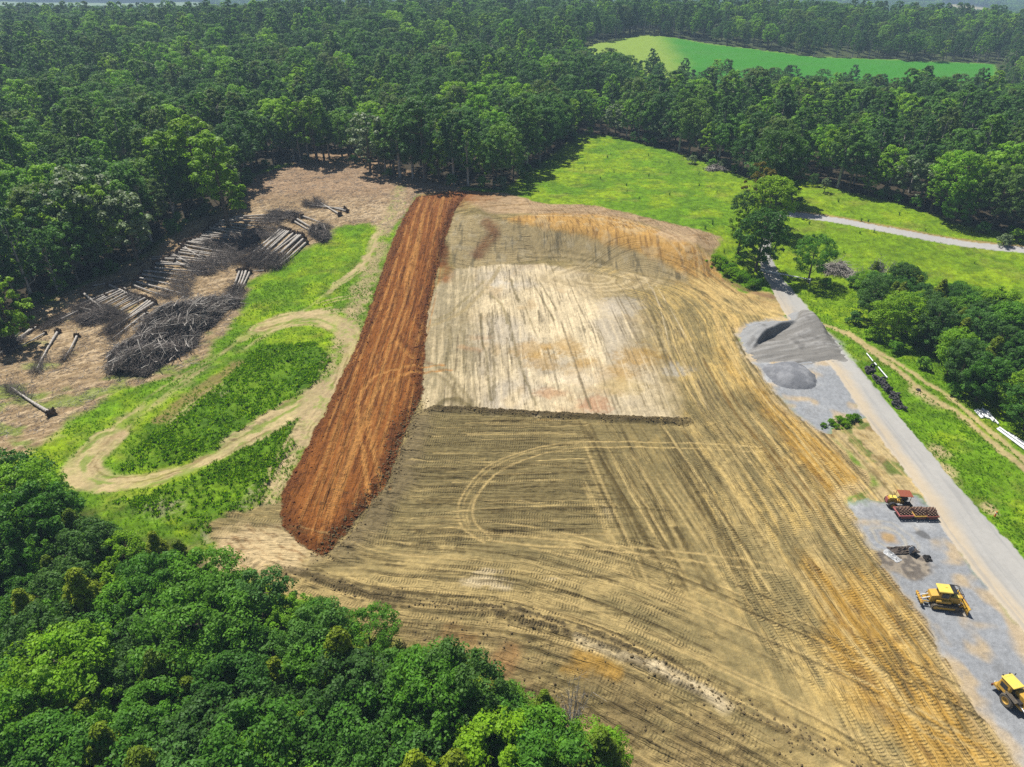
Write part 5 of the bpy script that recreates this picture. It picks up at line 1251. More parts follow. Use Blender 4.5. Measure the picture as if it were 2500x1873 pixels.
    Geo().box((-2.4, .0, .95), (.5, .5, .2)).done('ripper_bracket', M['yellow'], t)
bulldozer()

# ------------------------------------------------------------------ tractor with canopy and sheepsfoot rollers
def tractor():
    c = P(2192, 1234)
    t = thing('canopy_tractor', 'yellow tractor with rust red flat canopy parked behind the spiked rollers', 'tractor', (c[0], c[1], gz(*c)), math.pi - .10, scale=.84)
    Geo().prism([(-.9, .75), (1.95, .75), (2.05, 1.35), (1.9, 1.72), (.75, 1.85), (.7, 1.2), (-.9, 1.2)], -.38, .38).done('body', M['yellow'], t)
    Geo().box((1.28, 0, 1.80), (1.15, .8, .10)).done('hood', M['lemon'], t)
    Geo().box((2.12, 0, 1.15), (.14, .9, .9)).done('nose', M['pink'], t)
    for s in (-1, 1):
        wheel(t, (1.35, s * .85, .62), .62, .42, M['tyre'], M['rim'], s); wheel(t, (-.95, s * .95, .72), .72, .5, M['tyre'], M['rim'], s)
        Geo().box((-.75, s * .95, 1.50), (1.0, .5, .06)).done('fender', M['black'], t)
        Geo().tube([(.65, s * .72, 1.0), (.60, s * .74, 2.55)], .045).done('canopy_post', M['rim'], t)
        Geo().tube([(-1.15, s * .72, 1.0), (-1.2, s * .74, 2.55)], .045).done('canopy_post', M['rim'], t)
        Geo().tube([(.9, s * .95, 2.2), (.55, s * 1.25, 1.5), (.2, s * 1.28, .6), (-.9, s * 1.25, .5)], .045).done('side_guard', M['rim'], t)
    Geo().box((-.45, 0, 2.62), (2.1, 1.75, .08), (0, 0, 0), .03).done('canopy', M['canopy'], t)
    st = Geo().box((-.55, 0, 1.35), (.5, .5, .14)).done('seat', M['black'], t); Geo().box((-.80, 0, 1.65), (.12, .5, .5)).done('seat_back', M['black'], st)
    Geo().tube([(.55, 0, 1.7), (.25, 0, 1.95)], .03).done('steering_column', M['black'], t)
    Geo().cyl((1.5, .15, 1.8), (1.5, .15, 2.4), .05).done('exhaust', M['black'], t)
    Geo().box((-1.45, 0, .6), (.8, .25, .16)).done('drawbar', M['rust'], t)
tractor()
def roller(px, py, w, label, frame, ang_=0.0):
    c = P(px, py)
    t = thing('sheepsfoot_roller', label, 'roller', (c[0], c[1], gz(*c)), ang_, 'towed spiked rollers on the gravel yard', .92)
    R = .60
    d = Geo().lathe([(0, -w / 2), (R, -w / 2), (R, w / 2), (0, w / 2)], (0, 0, R + .2), 'Y', 20).done('drum', M['drum'], t); d.rotation_euler = (0, 0, math.pi / 2)
    g = Geo()
    nr = 11; nc = int(w / .24)
    for i in range(nr):
        for j in range(nc):
            th = 2 * math.pi * (i + .5 * (j % 2)) / nr; x = -w / 2 + .1 + j * (w - .2) / max(nc - 1, 1)
            p = Vector((x, math.cos(th) * (R + .08), R + .2 + math.sin(th) * (R + .08))); g.box(p, (.11, .30, .12), (th, 0, 0), 0)
    g.done('tamping_feet', M['foot'], t)
    h = .78
    for s in (-1, 1): Geo().box((s * (w / 2 + .12), 0, h), (.16, 2.0, .22)).done('side_beam', frame, t)
    for s in (-1, 1): Geo().box((0, s * 1.0, h), (w + .4, .16, .22)).done('cross_beam', frame, t)
    Geo().cyl((-w / 2 - .2, 0, R + .2), (w / 2 + .2, 0, R + .2), .09).done('axle', M['steel'], t)
    for s in (-1, 1): Geo().box((s * (w / 2 + .12), 0, .62), (.06, .22, .35)).done('bearing', M['black'], t)
    Geo().box((0, -1.08, .55), (w * .9, .05, .3)).done('cleaner_plate', M['rust'], t)
    return t
roller(2202, 1259, 1.8, 'faded red framed spiked roller nearest the canopy tractor, leftmost of three', M['pink'], .02)
roller(2237, 1260, 1.55, 'spiked roller with yellow edged frame, middle of the three', M['rim'], .02)
roller(2266, 1261, 1.45, 'rusty spiked roller nearest the road, rightmost of three', M['rust'], .02)

# ------------------------------------------------------------------ wheeled earthmover, cropped by the picture edge
def earthmover():
    f = P(2420, 1712); b = P(2500, 1800); w0 = P(2452, 1720)
    t = thing('wheeled_earthmover', 'yellow wheeled earthmover with boxy cab cropped by right picture edge', 'earthmover', (w0[0], w0[1], gz(*w0)), ang(b, f), scale=.90)
    # +x is forward (up-left in the photograph); the near wheel is on its left side, moved so that it stands at the origin
    Y0 = -.95
    for s in (-1, 1): wheel(t, (0, Y0 + s * .95, .80), .80, .55, M['tyre_d'], M['rim'], s)
    Geo().box((-.2, Y0, .95), (2.6, 1.0, .5)).done('chassis', M['yellow'], t)
    cab = Geo().box((.95, Y0 + .15, 1.95), (1.7, 1.7, 1.5), (0, 0, 0), .12, (.82, .80)).done('cab', M['yellow'], t)
    for (c_, d_, r_) in (((.95, Y0 + .98, 2.08), (.9, .03, .75), (-.11, 0, 0)), ((.95, Y0 - .68, 2.08), (.9, .03, .75), (.11, 0, 0)), ((1.74, Y0 + .15, 2.08), (.03, 1.05, .8), (0, -.1, 0)), ((.17, Y0 + .15, 2.1), (.03, 1.0, .7), (0, .1, 0))): Geo().box(c_, d_, r_, .01).done('window', M['glass'], cab)
    rf = Geo().box((.85, Y0 + .15, 2.76), (1.75, 1.5, .14), (0, 0, 0), .05).done('roof', M['lemon'], t)
    Geo().box((1.62, Y0 + .15, 2.72), (.35, 1.35, .2), (0, .25, 0), .05).done('visor', M['lemon'], rf)
    for s in (-1, 1): Geo().cyl((1.75, Y0 + .15 + s * .45, 2.85), (1.83, Y0 + .15 + s * .45, 2.85), .09).done('roof_lamp', M['black'], rf)
    Geo().box((1.6, Y0, 1.05), (.9, 1.9, .5), (0, 0, 0), .1).done('front_deck', M['yellow'], t)
    Geo().box((2.1, Y0, .75), (.16, 2.0, .35)).done('bumper', M['rust'], t)
    for s in (-1, 1): Geo().cyl((2.07, Y0 + s * .7, 1.2), (2.14, Y0 + s * .7, 1.2), .1).done('headlight', M['white'], t)
    Geo().box((-.55, Y0 - .35, 1.75), (1.5, 1.1, .9), (0, 0, 0), .06).done('engine_hood', M['yellow'], t)
    Geo().box((-.55, Y0 + .5, 1.45), (1.3, .5, .4)).done('engine', M['black'], t)
    for s in (-1, 1): Geo().box((-.25, Y0 + s * .98, 1.72), (1.5, .55, .07), (0, -.12, 0)).done('fender', M['steel'], t)
    Geo().cyl((-.35, Y0 - .55, 2.15), (-.35, Y0 - .55, 3.15), .06).done('exhaust', M['black'], t)
    Geo().cyl((-.15, Y0 - .95, 2.1), (-.15, Y0 - .95, 2.75), .06).cyl((-.15, Y0 - .95, 2.7), (-.15, Y0 - .95, 3.0), .15).done('precleaner', M['black'], t)
    Geo().tube([(1.5, Y0 - .75, 2.2), (1.65, Y0 - 1.05, 2.5)], .02).box((1.65, Y0 - 1.07, 2.6), (.05, .16, .3)).done('mirror', M['black'], t)
    Geo().prism([(-1.2, 1.2), (-1.2, 1.7), (-2.4, 2.2), (-3.6, 2.1), (-3.6, 1.6), (-2.4, 1.7), (-1.8, 1.2)], Y0 - .25, Y0 + .25).done('gooseneck', M['yellow'], t)
    Geo().tube([(-1.2, Y0 - .5, 1.2), (-2.6, Y0 - .6, 1.0)], .07).tube([(-1.2, Y0 + .5, 1.2), (-2.6, Y0 + .6, 1.0)], .07).done('steering_cylinder', M['grey'], t)
    Geo().box((-1.75, Y0, .75), (.9, .7, .3)).done('hitch', M['black'], t)
    bw = Geo(); bw.prism([(-3.2, .5), (-3.0, 1.9), (-6.2, 2.0), (-6.5, .6)], Y0 - 1.45, Y0 - 1.32); bw.prism([(-3.2, .5), (-3.0, 1.9), (-6.2, 2.0), (-6.5, .6)], Y0 + 1.32, Y0 + 1.45); bw.box((-4.9, Y0, .55), (3.2, 2.6, .12)); bw.box((-6.3, Y0, 1.3), (.14, 2.64, 1.4)); bw.done('bowl', M['yellow'], t)
    for s in (-1, 1): wheel(t, (-7.2, Y0 + s * .95, .80), .80, .55, M['tyre_d'], M['rim'], s)
    Geo().box((-7.0, Y0, .95), (1.4, 1.3, .5)).done('rear_frame', M['yellow'], t)
earthmover()

# ------------------------------------------------------------------ discarded tyres
def tyre_mesh(R, r, w):
    g = Geo(); prof = []
    for i in range(11):
        th = 2 * math.pi * i / 10; prof.append((R - r + r * math.cos(th) * (1.0 if math.cos(th) > 0 else .9), w * math.sin(th)))
    g.lathe(prof, (0, 0, 0), 'Z', 18); bmesh.ops.remove_doubles(g.bm, verts=g.bm.verts, dist=1e-4)
    bmesh.ops.recalc_face_normals(g.bm, faces=g.bm.faces); me = bpy.data.meshes.new('tyre'); g.bm.to_mesh(me); g.bm.free(); me.materials.append(M['tyre']); me.polygons.foreach_set('use_smooth', np.ones(len(me.polygons), bool)); return me
TY = [tyre_mesh(.46, .15, .14), tyre_mesh(.54, .17, .16), tyre_mesh(.40, .13, .12)]
srng = random.Random(4)
ZT = lambda p: SC(p, 2080, 850, 200 / 1058)
heaps = [('upper tyre heap by the road', ZT([(185, 270), (215, 265), (245, 275), (185, 300), (215, 300), (250, 300), (270, 290), (200, 325), (230, 325)]), 5),
         ('long middle tyre row by the road', ZT([(285, 375), (300, 400), (335, 405), (320, 425), (350, 420), (335, 455), (370, 465), (400, 450), (385, 480), (430, 480), (440, 500), (410, 510), (460, 515), (430, 540), (470, 545), (495, 545), (455, 565)]), 8),
         ('lower tyre heap by the road', ZT([(510, 610), (540, 595), (575, 610), (500, 640), (540, 635), (585, 640), (550, 665), (590, 690)]), 5),
         ('front tyre cluster by the road', ZT([(545, 735), (595, 775), (615, 740), (670, 800), (640, 770), (580, 715)]), 3)]
for hname, ps, up in heaps:
    items = [(p, srng.uniform(0, .12)) for p in ps]
    for i in range(up): p = srng.choice(ps); items.append(((p[0] + srng.uniform(-3, 3), p[1] + srng.uniform(-2, 2)), .36))
    items.sort(key=lambda q: q[0][0])
    for i, (p, dz) in enumerate(items):
        o = bpy.data.objects.new('tyre', srng.choice(TY)); COL.objects.link(o); x, y = P(*p)
        lying = srng.random() < .6
        o.rotation_euler = (srng.uniform(-.35, .35), srng.uniform(-.35, .35), srng.uniform(0, 6)) if lying else (srng.uniform(.7, 1.25), 0, srng.uniform(0, 6.28))
        o.location = (x, y, gz(x, y) + (.14 if lying else .30) + dz)
        od = ordinal(i); pos = f'{od} black tyre from left in the {hname}' if od else f'black tyre at right end of {hname}'
        tag(o, pos, 'tyre', 'discarded tyres along the road verge')
x, y = P(*ZT([(857, 543)])[0]); o = bpy.data.objects.new('tyre', TY[2]); COL.objects.link(o); o.location = (x, y, gz(x, y) + .14); tag(o, 'single dark tyre lying alone on the farm track', 'tyre', 'discarded tyres along the road verge')

# ------------------------------------------------------------------ pipes, gate, marker, debris
def pipe(name, a, b, r, mat, label, cat, group, h=None, k=8):
    a = Vector(a); b = Vector(b); mid = (a + b) / 2; g = Geo(); g.cyl(a - mid, b - mid, r, k); o = g.done(name, mat); o.location = mid; return tag(o, label, cat, group)
segs = [((183, 90), (215, 130)), ((218, 133), (265, 188)), ((285, 208), (312, 240)), ((335, 262), (395, 340)), ((398, 342), (450, 404))]
for i, (a, b) in enumerate(segs):
    A1, B1 = PZ(*ZT([a])[0]), PZ(*ZT([b])[0]); z = Vector((0, 0, .38))
    pipe('white_pole', A1 + z, B1 + z, .11, M['white'], f'{ordinal(i)} white pole piece from top, lying in grass above the tyres', 'pole', 'white pole pieces in the grass')
Z5 = lambda p: SC(p, 2360, 980, 140 / 1933)
def stack(pairs, label, group, rows):
    n = 0; prng = random.Random(9)
    for (a, b, dz, r) in pairs:
        A1, B1 = PZ(*Z5([a])[0]), PZ(*Z5([b])[0]); z = Vector((0, 0, dz)); n += 1
        pipe('white_pipe', A1 + z, B1 + z, r, M['white'], f'{ordinal(n - 1)} white pipe from the track side in the {label}', 'pipe', group)
pr1 = [((270, 330), (500, 590), .14, .12), ((300, 310), (540, 585), .16, .13), ((350, 300), (590, 560), .18, .14), ((430, 320), (640, 560), .15, .12), ((470, 330), (700, 590), .2, .13), ((520, 320), (760, 600), .15, .12), ((560, 310), (830, 640), .18, .13), ((600, 330), (880, 700), .16, .14), ((650, 340), (960, 730), .2, .14), ((700, 360), (1060, 790), .18, .14), ((500, 300), (740, 560), .42, .12), ((350, 330), (560, 560), .44, .12), ((640, 380), (900, 700), .44, .13)]
stack(pr1, 'jumbled upper pipe stack', 'white pipes of the jumbled upper stack', 2)
pr2 = [((1020, 930), (2300, 1850), .15, .14), ((1060, 920), (2330, 1820), .17, .15), ((1110, 915), (2360, 1790), .18, .15), ((1040, 960), (2280, 1890), .13, .12), ((1390, 1080), (2420, 1750), .2, .13), ((1080, 935), (2320, 1845), .42, .14)]
stack(pr2, 'long lower pipe stack', 'white pipes of the long lower stack', 1)
def gate():
    a = PZ(1856, 662); b = PZ(1976, 694); mid = (a + b) / 2; rz = ang(a, b); L = (b - a).length
    t = thing('pipe_gate', 'long grey metal pipe gate across the lane under the trees', 'gate', (mid.x, mid.y, min(a.z, b.z)), rz)
    for s in (-1, 1): Geo().cyl((s * L / 2, 0, -.3), (s * L / 2, 0, 1.45), .10).done('post', M['grey'], t)
    Geo().cyl((-L / 2, 0, 1.15), (L / 2, 0, 1.15), .14).done('top_rail', M['grey'], t)
    Geo().cyl((-L / 2, 0, .62), (L * .1, 0, 1.1), .05).done('brace', M['grey'], t)
    Geo().cyl((-L * .12, 0, .55), (-L * .12, 0, 1.15), .05).done('strut', M['grey'], t)
gate()
m_ = PZ(2428, 1262); mk = thing('marker_post', 'small orange marker post in grass right of the road', 'marker', m_); Geo().cyl((0, 0, -.1), (0, 0, .9), .12, 10, .08).done('post', M['orange'], mk); Geo().cyl((0, 0, .6), (0, 0, .72), .115, 10).done('band', M['white'], mk)
def crumple(name, px, py, sx, sy, hgt, mat, label, cat, seed, rz=0.0):
    rg = np.random.default_rng(seed); n = 12; c = PZ(px, py); g = Geo(); grid = []
    for j in range(n):
        row = []
        for i in range(n):
            u, v = i / (n - 1) - .5, j / (n - 1) - .5; edge = min(.5 - abs(u), .5 - abs(v)) * 2
            z = .04 + hgt * (.25 + abs(rg.normal()) * .5) * min(1, edge * 2 + .1)
            row.append(g.bm.verts.new((u * sx + rg.normal() * .04 * sx, v * sy + rg.normal() * .04 * sy, z)))
        grid.append(row)
    for j in range(n - 1):
        for i in range(n - 1): g.bm.faces.new((grid[j][i], grid[j][i + 1], grid[j + 1][i + 1], grid[j + 1][i]))
    o = g.done(name, mat); o.location = c; o.rotation_euler = (0, 0, rz); return tag(o, label, cat)
crumple('plastic_sheet', 2176, 1357, 1.0, 2.4, .3, M['sheet'], 'crumpled pale plastic sheet on the edge of the burn spot', 'plastic sheet', 1, .5)
crumple('ash_heap', 2205, 1345, 3.6, 1.3, .35, M['ash'], 'dark charred heap of ash in the burn spot', 'ash heap', 2, .1)
crumple('scrap_heap', 2263, 1366, .9, 1.0, .5, M['char'], 'small black scrap heap right of the burn spot', 'scrap', 3)
c_ = PZ(2226, 1352); pn = thing('folded_panel', 'tilted pale folded panel standing on the burn spot', 'panel', c_, .5); Geo().box((0, .18, .42), (1.0, .05, .95), (-.45, 0, 0), .01).done('leaf', M['sheet'], pn); Geo().box((0, -.22, .42), (1.0, .05, .95), (.45, 0, 0), .01).done('leaf', M['char'], pn)

# ------------------------------------------------------------------ gravel heaps
def heap(name, label, outline_px, hfun, step, colr, mat, pad=2.0):
    pl = PP(outline_px, 4, True); gx = np.arange(pl[:, 0].min() - pad, pl[:, 0].max() + pad, step); gy = np.arange(pl[:, 1].min() - pad, pl[:, 1].max() + pad, step)
    X, Y = np.meshgrid(gx, gy); sh = X.shape; X = X.ravel(); Y = Y.ravel()
    s = sdist(X + .5 * fbm(X / 2, Y / 2, 300, 3), Y + .5 * fbm(X / 2, Y / 2, 304, 3), pl, 10)
    h, c = hfun(X, Y, s)
    z = np.array([gz(x, y) for x, y in zip(X, Y)]) + h
    ii = np.arange(X.size).reshape(sh); q = np.stack([ii[:-1, :-1], ii[:-1, 1:], ii[1:, 1:], ii[1:, :-1]], -1).reshape(-1, 4); q = q[(s[q] > -.6).all(1)]
    used = np.unique(q); rem = np.full(X.size, -1); rem[used] = np.arange(used.size)
    me = mesh_np(name, np.stack([X, Y, z], 1)[used], rem[q]); c = c[used]
    a = me.color_attributes.new('Col', 'FLOAT_COLOR', 'POINT'); a.data.foreach_set('color', np.concatenate([c, np.ones((len(c), 1))], 1).astype(np.float32).ravel())
    me.polygons.foreach_set('use_smooth', np.ones(len(me.polygons), bool)); me.materials.append(mat); o = bpy.data.objects.new(name, me); COL.objects.link(o); return tag(o, label, 'gravel')
SCARP = PP(C_([(540, 1150), (590, 1110), (640, 1070), (700, 1040), (740, 1020), (790, 1005), (830, 990), (850, 950), (860, 900)]), 4)
def big_heap(X, Y, s):
    n2 = fbm(X / 2.2, Y / 2.2, 310, 3); d, sd, u = pdist(X, Y, SCARP, 60)
    front = sstep(-.4, .6, -d * sd)          # near side of the scarp
    st = fbm((X + .25 * Y) / 6, (Y - .25 * X) / .7, 314, 3)
    q = P(*C_([(940, 985)])[0]); crown = 2.4 * np.exp(-(((X - q[0]) / 5.5) ** 2 + ((Y - q[1]) / 6.5) ** 2))
    bench = 2.3 * sstep(0, 4, s)
    low = .40 * sstep(0, 3, s) + crown * sstep(0, 2.5, s)
    drop = sstep(9, 4, d) * (u < 17)
    h = np.where(sd < 0, low, bench) if False else (bench * sstep(.35, -.35, d * sd_side * 1.0 * sd) + low * sstep(-.35, .35, d * sd_side * sd))
    h = h + .20 * st + .08 * n2 - .12 * sstep(.3, -.6, s)
    c = np.tile(pv((.18, .172, .16)), (X.size, 1)); c = lerp(c, (.26, .252, .24), sstep(-.1, .5, st + .3 * n2)); c = lerp(c, (.26, .265, .27), sstep(.3, -.5, d * sd_side * sd) * sstep(14, 5, d) * .8)
    c = lerp(c, (.075, .07, .065), sstep(.25, .6, n2) * .5)
    return h, c
# which side of the scarp faces the camera
_q = P(*C_([(700, 1150)])[0]); _d, _s, _u = pdist(np.array([_q[0]]), np.array([_q[1]]), SCARP, 99); sd_side = float(_s[0])
heap('gravel_windrow', 'wide grey gravel heap spread across the road with a steep dark scarp', C_([(800, 905), (870, 885), (930, 898), (1000, 955), (1060, 1035), (1155, 1165), (1090, 1192), (900, 1202), (760, 1190), (620, 1188), (560, 1140), (520, 1060), (505, 1000), (600, 965), (720, 955), (790, 945)]), big_heap, .26, None, GMAT[3])
def mound(X, Y, s):
    n2 = fbm(X / 1.2, Y / 1.2, 320, 3); h = 1.75 * (1 - np.exp(-np.clip(s, 0, 9) / 1.9)) * 1.0 + .09 * n2 - .12 * sstep(.3, -.6, s)
    c = np.tile(pv((.155, .16, .175)), (X.size, 1)); c = lerp(c, (.23, .235, .25), sstep(-.2, .5, n2)); return h, c
heap('gravel_mound', 'low rounded bluish gravel mound beside the bigger gravel heap', C_([(640, 1230), (720, 1195), (800, 1190), (870, 1205), (930, 1240), (970, 1290), (960, 1335), (880, 1355), (780, 1345), (700, 1310)]), mound, .24, None, GMAT[3])

# ------------------------------------------------------------------ felled trees
def felled_proto(seed, L=12.0, nb=80):
    rg = np.random.default_rng(seed); tb = Bag(); bend = rg.normal(size=2) * .35
    path = [(L * u, bend[0] * math.sin(u * 3) , .40 + .15 * u + bend[1] * .2 * math.sin(u * 3)) for u in np.linspace(0, 1, 9)]
    tb.tube(path, [.28 * (1 - .75 * u) + .02 for u in np.linspace(0, 1, 9)], 7)
    br = Bag(); pth = np.array(path)
    for i in range(nb):
        u = .50 + .50 * rg.random() ** .9; k = u * 8; i0 = min(int(k), 7); b0 = pth[i0] + (pth[i0 + 1] - pth[i0]) * (k - i0)
        a = rg.random() * 6.283; sp = .55 + .5 * rg.random(); d = np.array([1.0, math.cos(a) * sp, max(math.sin(a) * sp, -.15)]); d /= np.linalg.norm(d)
        l = (1.3 - u) * L * .40 * (.4 + .8 * rg.random()); m1 = b0 + d * l * .5 + rg.normal(size=3) * .15; e = b0 + d * l + rg.normal(size=3) * .35
        m1[2] = max(m1[2], .08); e[2] = max(e[2] * .8, .05); r = .055 * (1.2 - u)
        br.tube([b0, m1, e], [r, r * .7, .012], 3)
        for j in range(5):
            s0 = b0 + (e - b0) * (.3 + .7 * rg.random()); dd = d + rg.normal(size=3) * .55; t_ = s0 + dd / np.linalg.norm(dd) * (.4 + 1.0 * rg.random()); t_[2] = max(t_[2], .03); br.tube([s0, t_], [.022, .010], 3)
    g = Geo(); bmesh.ops.create_icosphere(g.bm, subdivisions=3, radius=1.0)
    for v in g.bm.verts:
        n = rg.normal() * .12 + .2 * math.sin(5 * v.co.y + seed) * math.cos(4 * v.co.z); v.co = Vector((v.co.x * .32, v.co.y * (.72 + n), v.co.z * (.68 + n) + .45))
        if v.co.z < -.05: v.co.z = -.05
    rb = bpy.data.meshes.new('root_ball'); g.bm.to_mesh(rb); g.bm.free(); rb.materials.append(ROOT)
    rt = Bag()
    for i in range(16):
        a = rg.random() * 6.283; c = np.array([-.1, math.cos(a) * .55, .45 + math.sin(a) * .5]); e = c + np.array([rg.normal() * .25, math.cos(a) * .5, math.sin(a) * .45]); e[2] = max(e[2], .02); rt.tube([c * .6 + np.array([0, 0, .25]), c, e], [.09, .06, .015], 4)
    return tb.mesh('trunk', BARK_G, smooth=True), br.mesh('branches', BARK_D), rb, rt.mesh('roots', BARK_D)
FT = [felled_proto(400 + i) for i in range(6)]
def felled(a, b, label, group, conv=A_, back=False):
    p, q = PZ(*conv([a])[0]), PZ(*conv([b])[0]); L = (q - p).length / 12.0; d = q - p
    t = bpy.data.objects.new('felled_tree', None); COL.objects.link(t); t.location = p; t.rotation_euler = (0, -math.asin(max(-.4, min(.4, d.z / d.length))), math.atan2(d.y, d.x)); th = max(.62, min(1.05, L)) * srng.uniform(.8, 1.05); t.scale = (L, th, th)
    t.empty_display_size = .5; tag(t, label, 'felled tree', group)
    tm, bm_, rb, rt = FT[srng.randrange(6)]
    for nm, me in (('trunk', tm), ('branches', bm_), ('root_ball', rb), ('roots', rt)):
        o = bpy.data.objects.new(nm, me); COL.objects.link(o); o.parent = t
rows_ = [
    ('upper row of felled trees pointing right, below forest edge', [((1390, 330), (1780, 310)), ((1310, 352), (1660, 362)), ((1290, 372), (1640, 432)), ((1255, 394), (1580, 445)), ((1215, 430), (1520, 452)), ((1195, 450), (1500, 485)), ((1150, 466), (1470, 500)), ((1115, 475), (1440, 530)), ((1090, 515), (1410, 560)), ((1065, 540), (1420, 580)), ((985, 580), (1350, 612)), ((930, 612), (1270, 636)), ((925, 635), (1270, 660))]),
    ('short middle row of felled trees pointing right', [((860, 650), (1150, 690)), ((850, 672), (1140, 725)), ((835, 692), (1130, 762)), ((815, 718), (1110, 795)), ((800, 738), (1010, 806))]),
    ('slanting felled bundle beside the bright grass', [((1690, 398), (1460, 592)), ((1720, 405), (1490, 602)), ((1740, 410), (1520, 604)), ((1790, 432), (1560, 612)), ((1812, 436), (1610, 622)), ((1840, 480), (1670, 625))]),
    ('short felled trunks by the dark root heap at grass corner', [((1765, 350), (1930, 455)), ((1780, 338), (1950, 430)), ((1815, 322), (1975, 385))]),
    ('uppermost felled trees lying alone on brown clearing', [((2085, 292), (1840, 238)), ((2070, 280), (1835, 256)), ((2040, 312), (1900, 225))]),
    ('left row of felled trees slanting down left', [((720, 755), (440, 872)), ((750, 772), (500, 890)), ((790, 785), (560, 905)), ((830, 800), (610, 915)), ((880, 812), (640, 945)), ((898, 826), (680, 985)), ((930, 840), (640, 1020)), ((880, 906), (680, 1062)), ((560, 850), (300, 960)), ((480, 890), (250, 1000))]),
    ('scattered felled trees at the left picture edge', [((350, 1015), (225, 1250)), ((465, 1040), (385, 1185)), ((275, 1022), (60, 1140)), ((225, 985), (30, 1110)), ((190, 1000), (-30, 1180))]),
    ('small tight bundle of pale trunks above the brush pile', [((1440, 650), (1385, 790)), ((1460, 650), (1400, 800)), ((1480, 652), (1410, 805)), ((1500, 656), (1425, 800)), ((1590, 645), (1440, 655))]),
]
for lab, ps in rows_:
    ps = sorted(ps, key=lambda q: q[0][0])
    ps = sorted(ps + [((a[0] * .5 + c_2[0] * .5, a[1] * .5 + c_2[1] * .5), (b[0] * .5 + d_2[0] * .5 + 12, b[1] * .5 + d_2[1] * .5 + 6)) for (a, b), (c_2, d_2) in zip(ps[:-1], ps[1:]) if len(ps) > 5 and abs(a[0] - c_2[0]) > 18], key=lambda q: q[0][0])
    for i, (a, b) in enumerate(ps): felled(a, b, f'{ordinal(i)} trunk from left in {lab}', lab)
for i in range(16):
    a = (srng.uniform(300, 1500), 0); a = (a[0], 1010 - .48 * a[0] + srng.uniform(-10, 130)); an = srng.uniform(-.5, .9); l_ = srng.uniform(130, 230)
    felled(a, (a[0] + l_ * math.cos(an), a[1] + l_ * .6 * math.sin(an)), f'{ordinal(i)} loose trunk dropped across the felled rows', 'loose trunks dropped across the felled rows')
felled((312, 280), (70, 125), 'lone pale dead tree lying roots down on bare ground at left', 'lone fallen tree', D_)

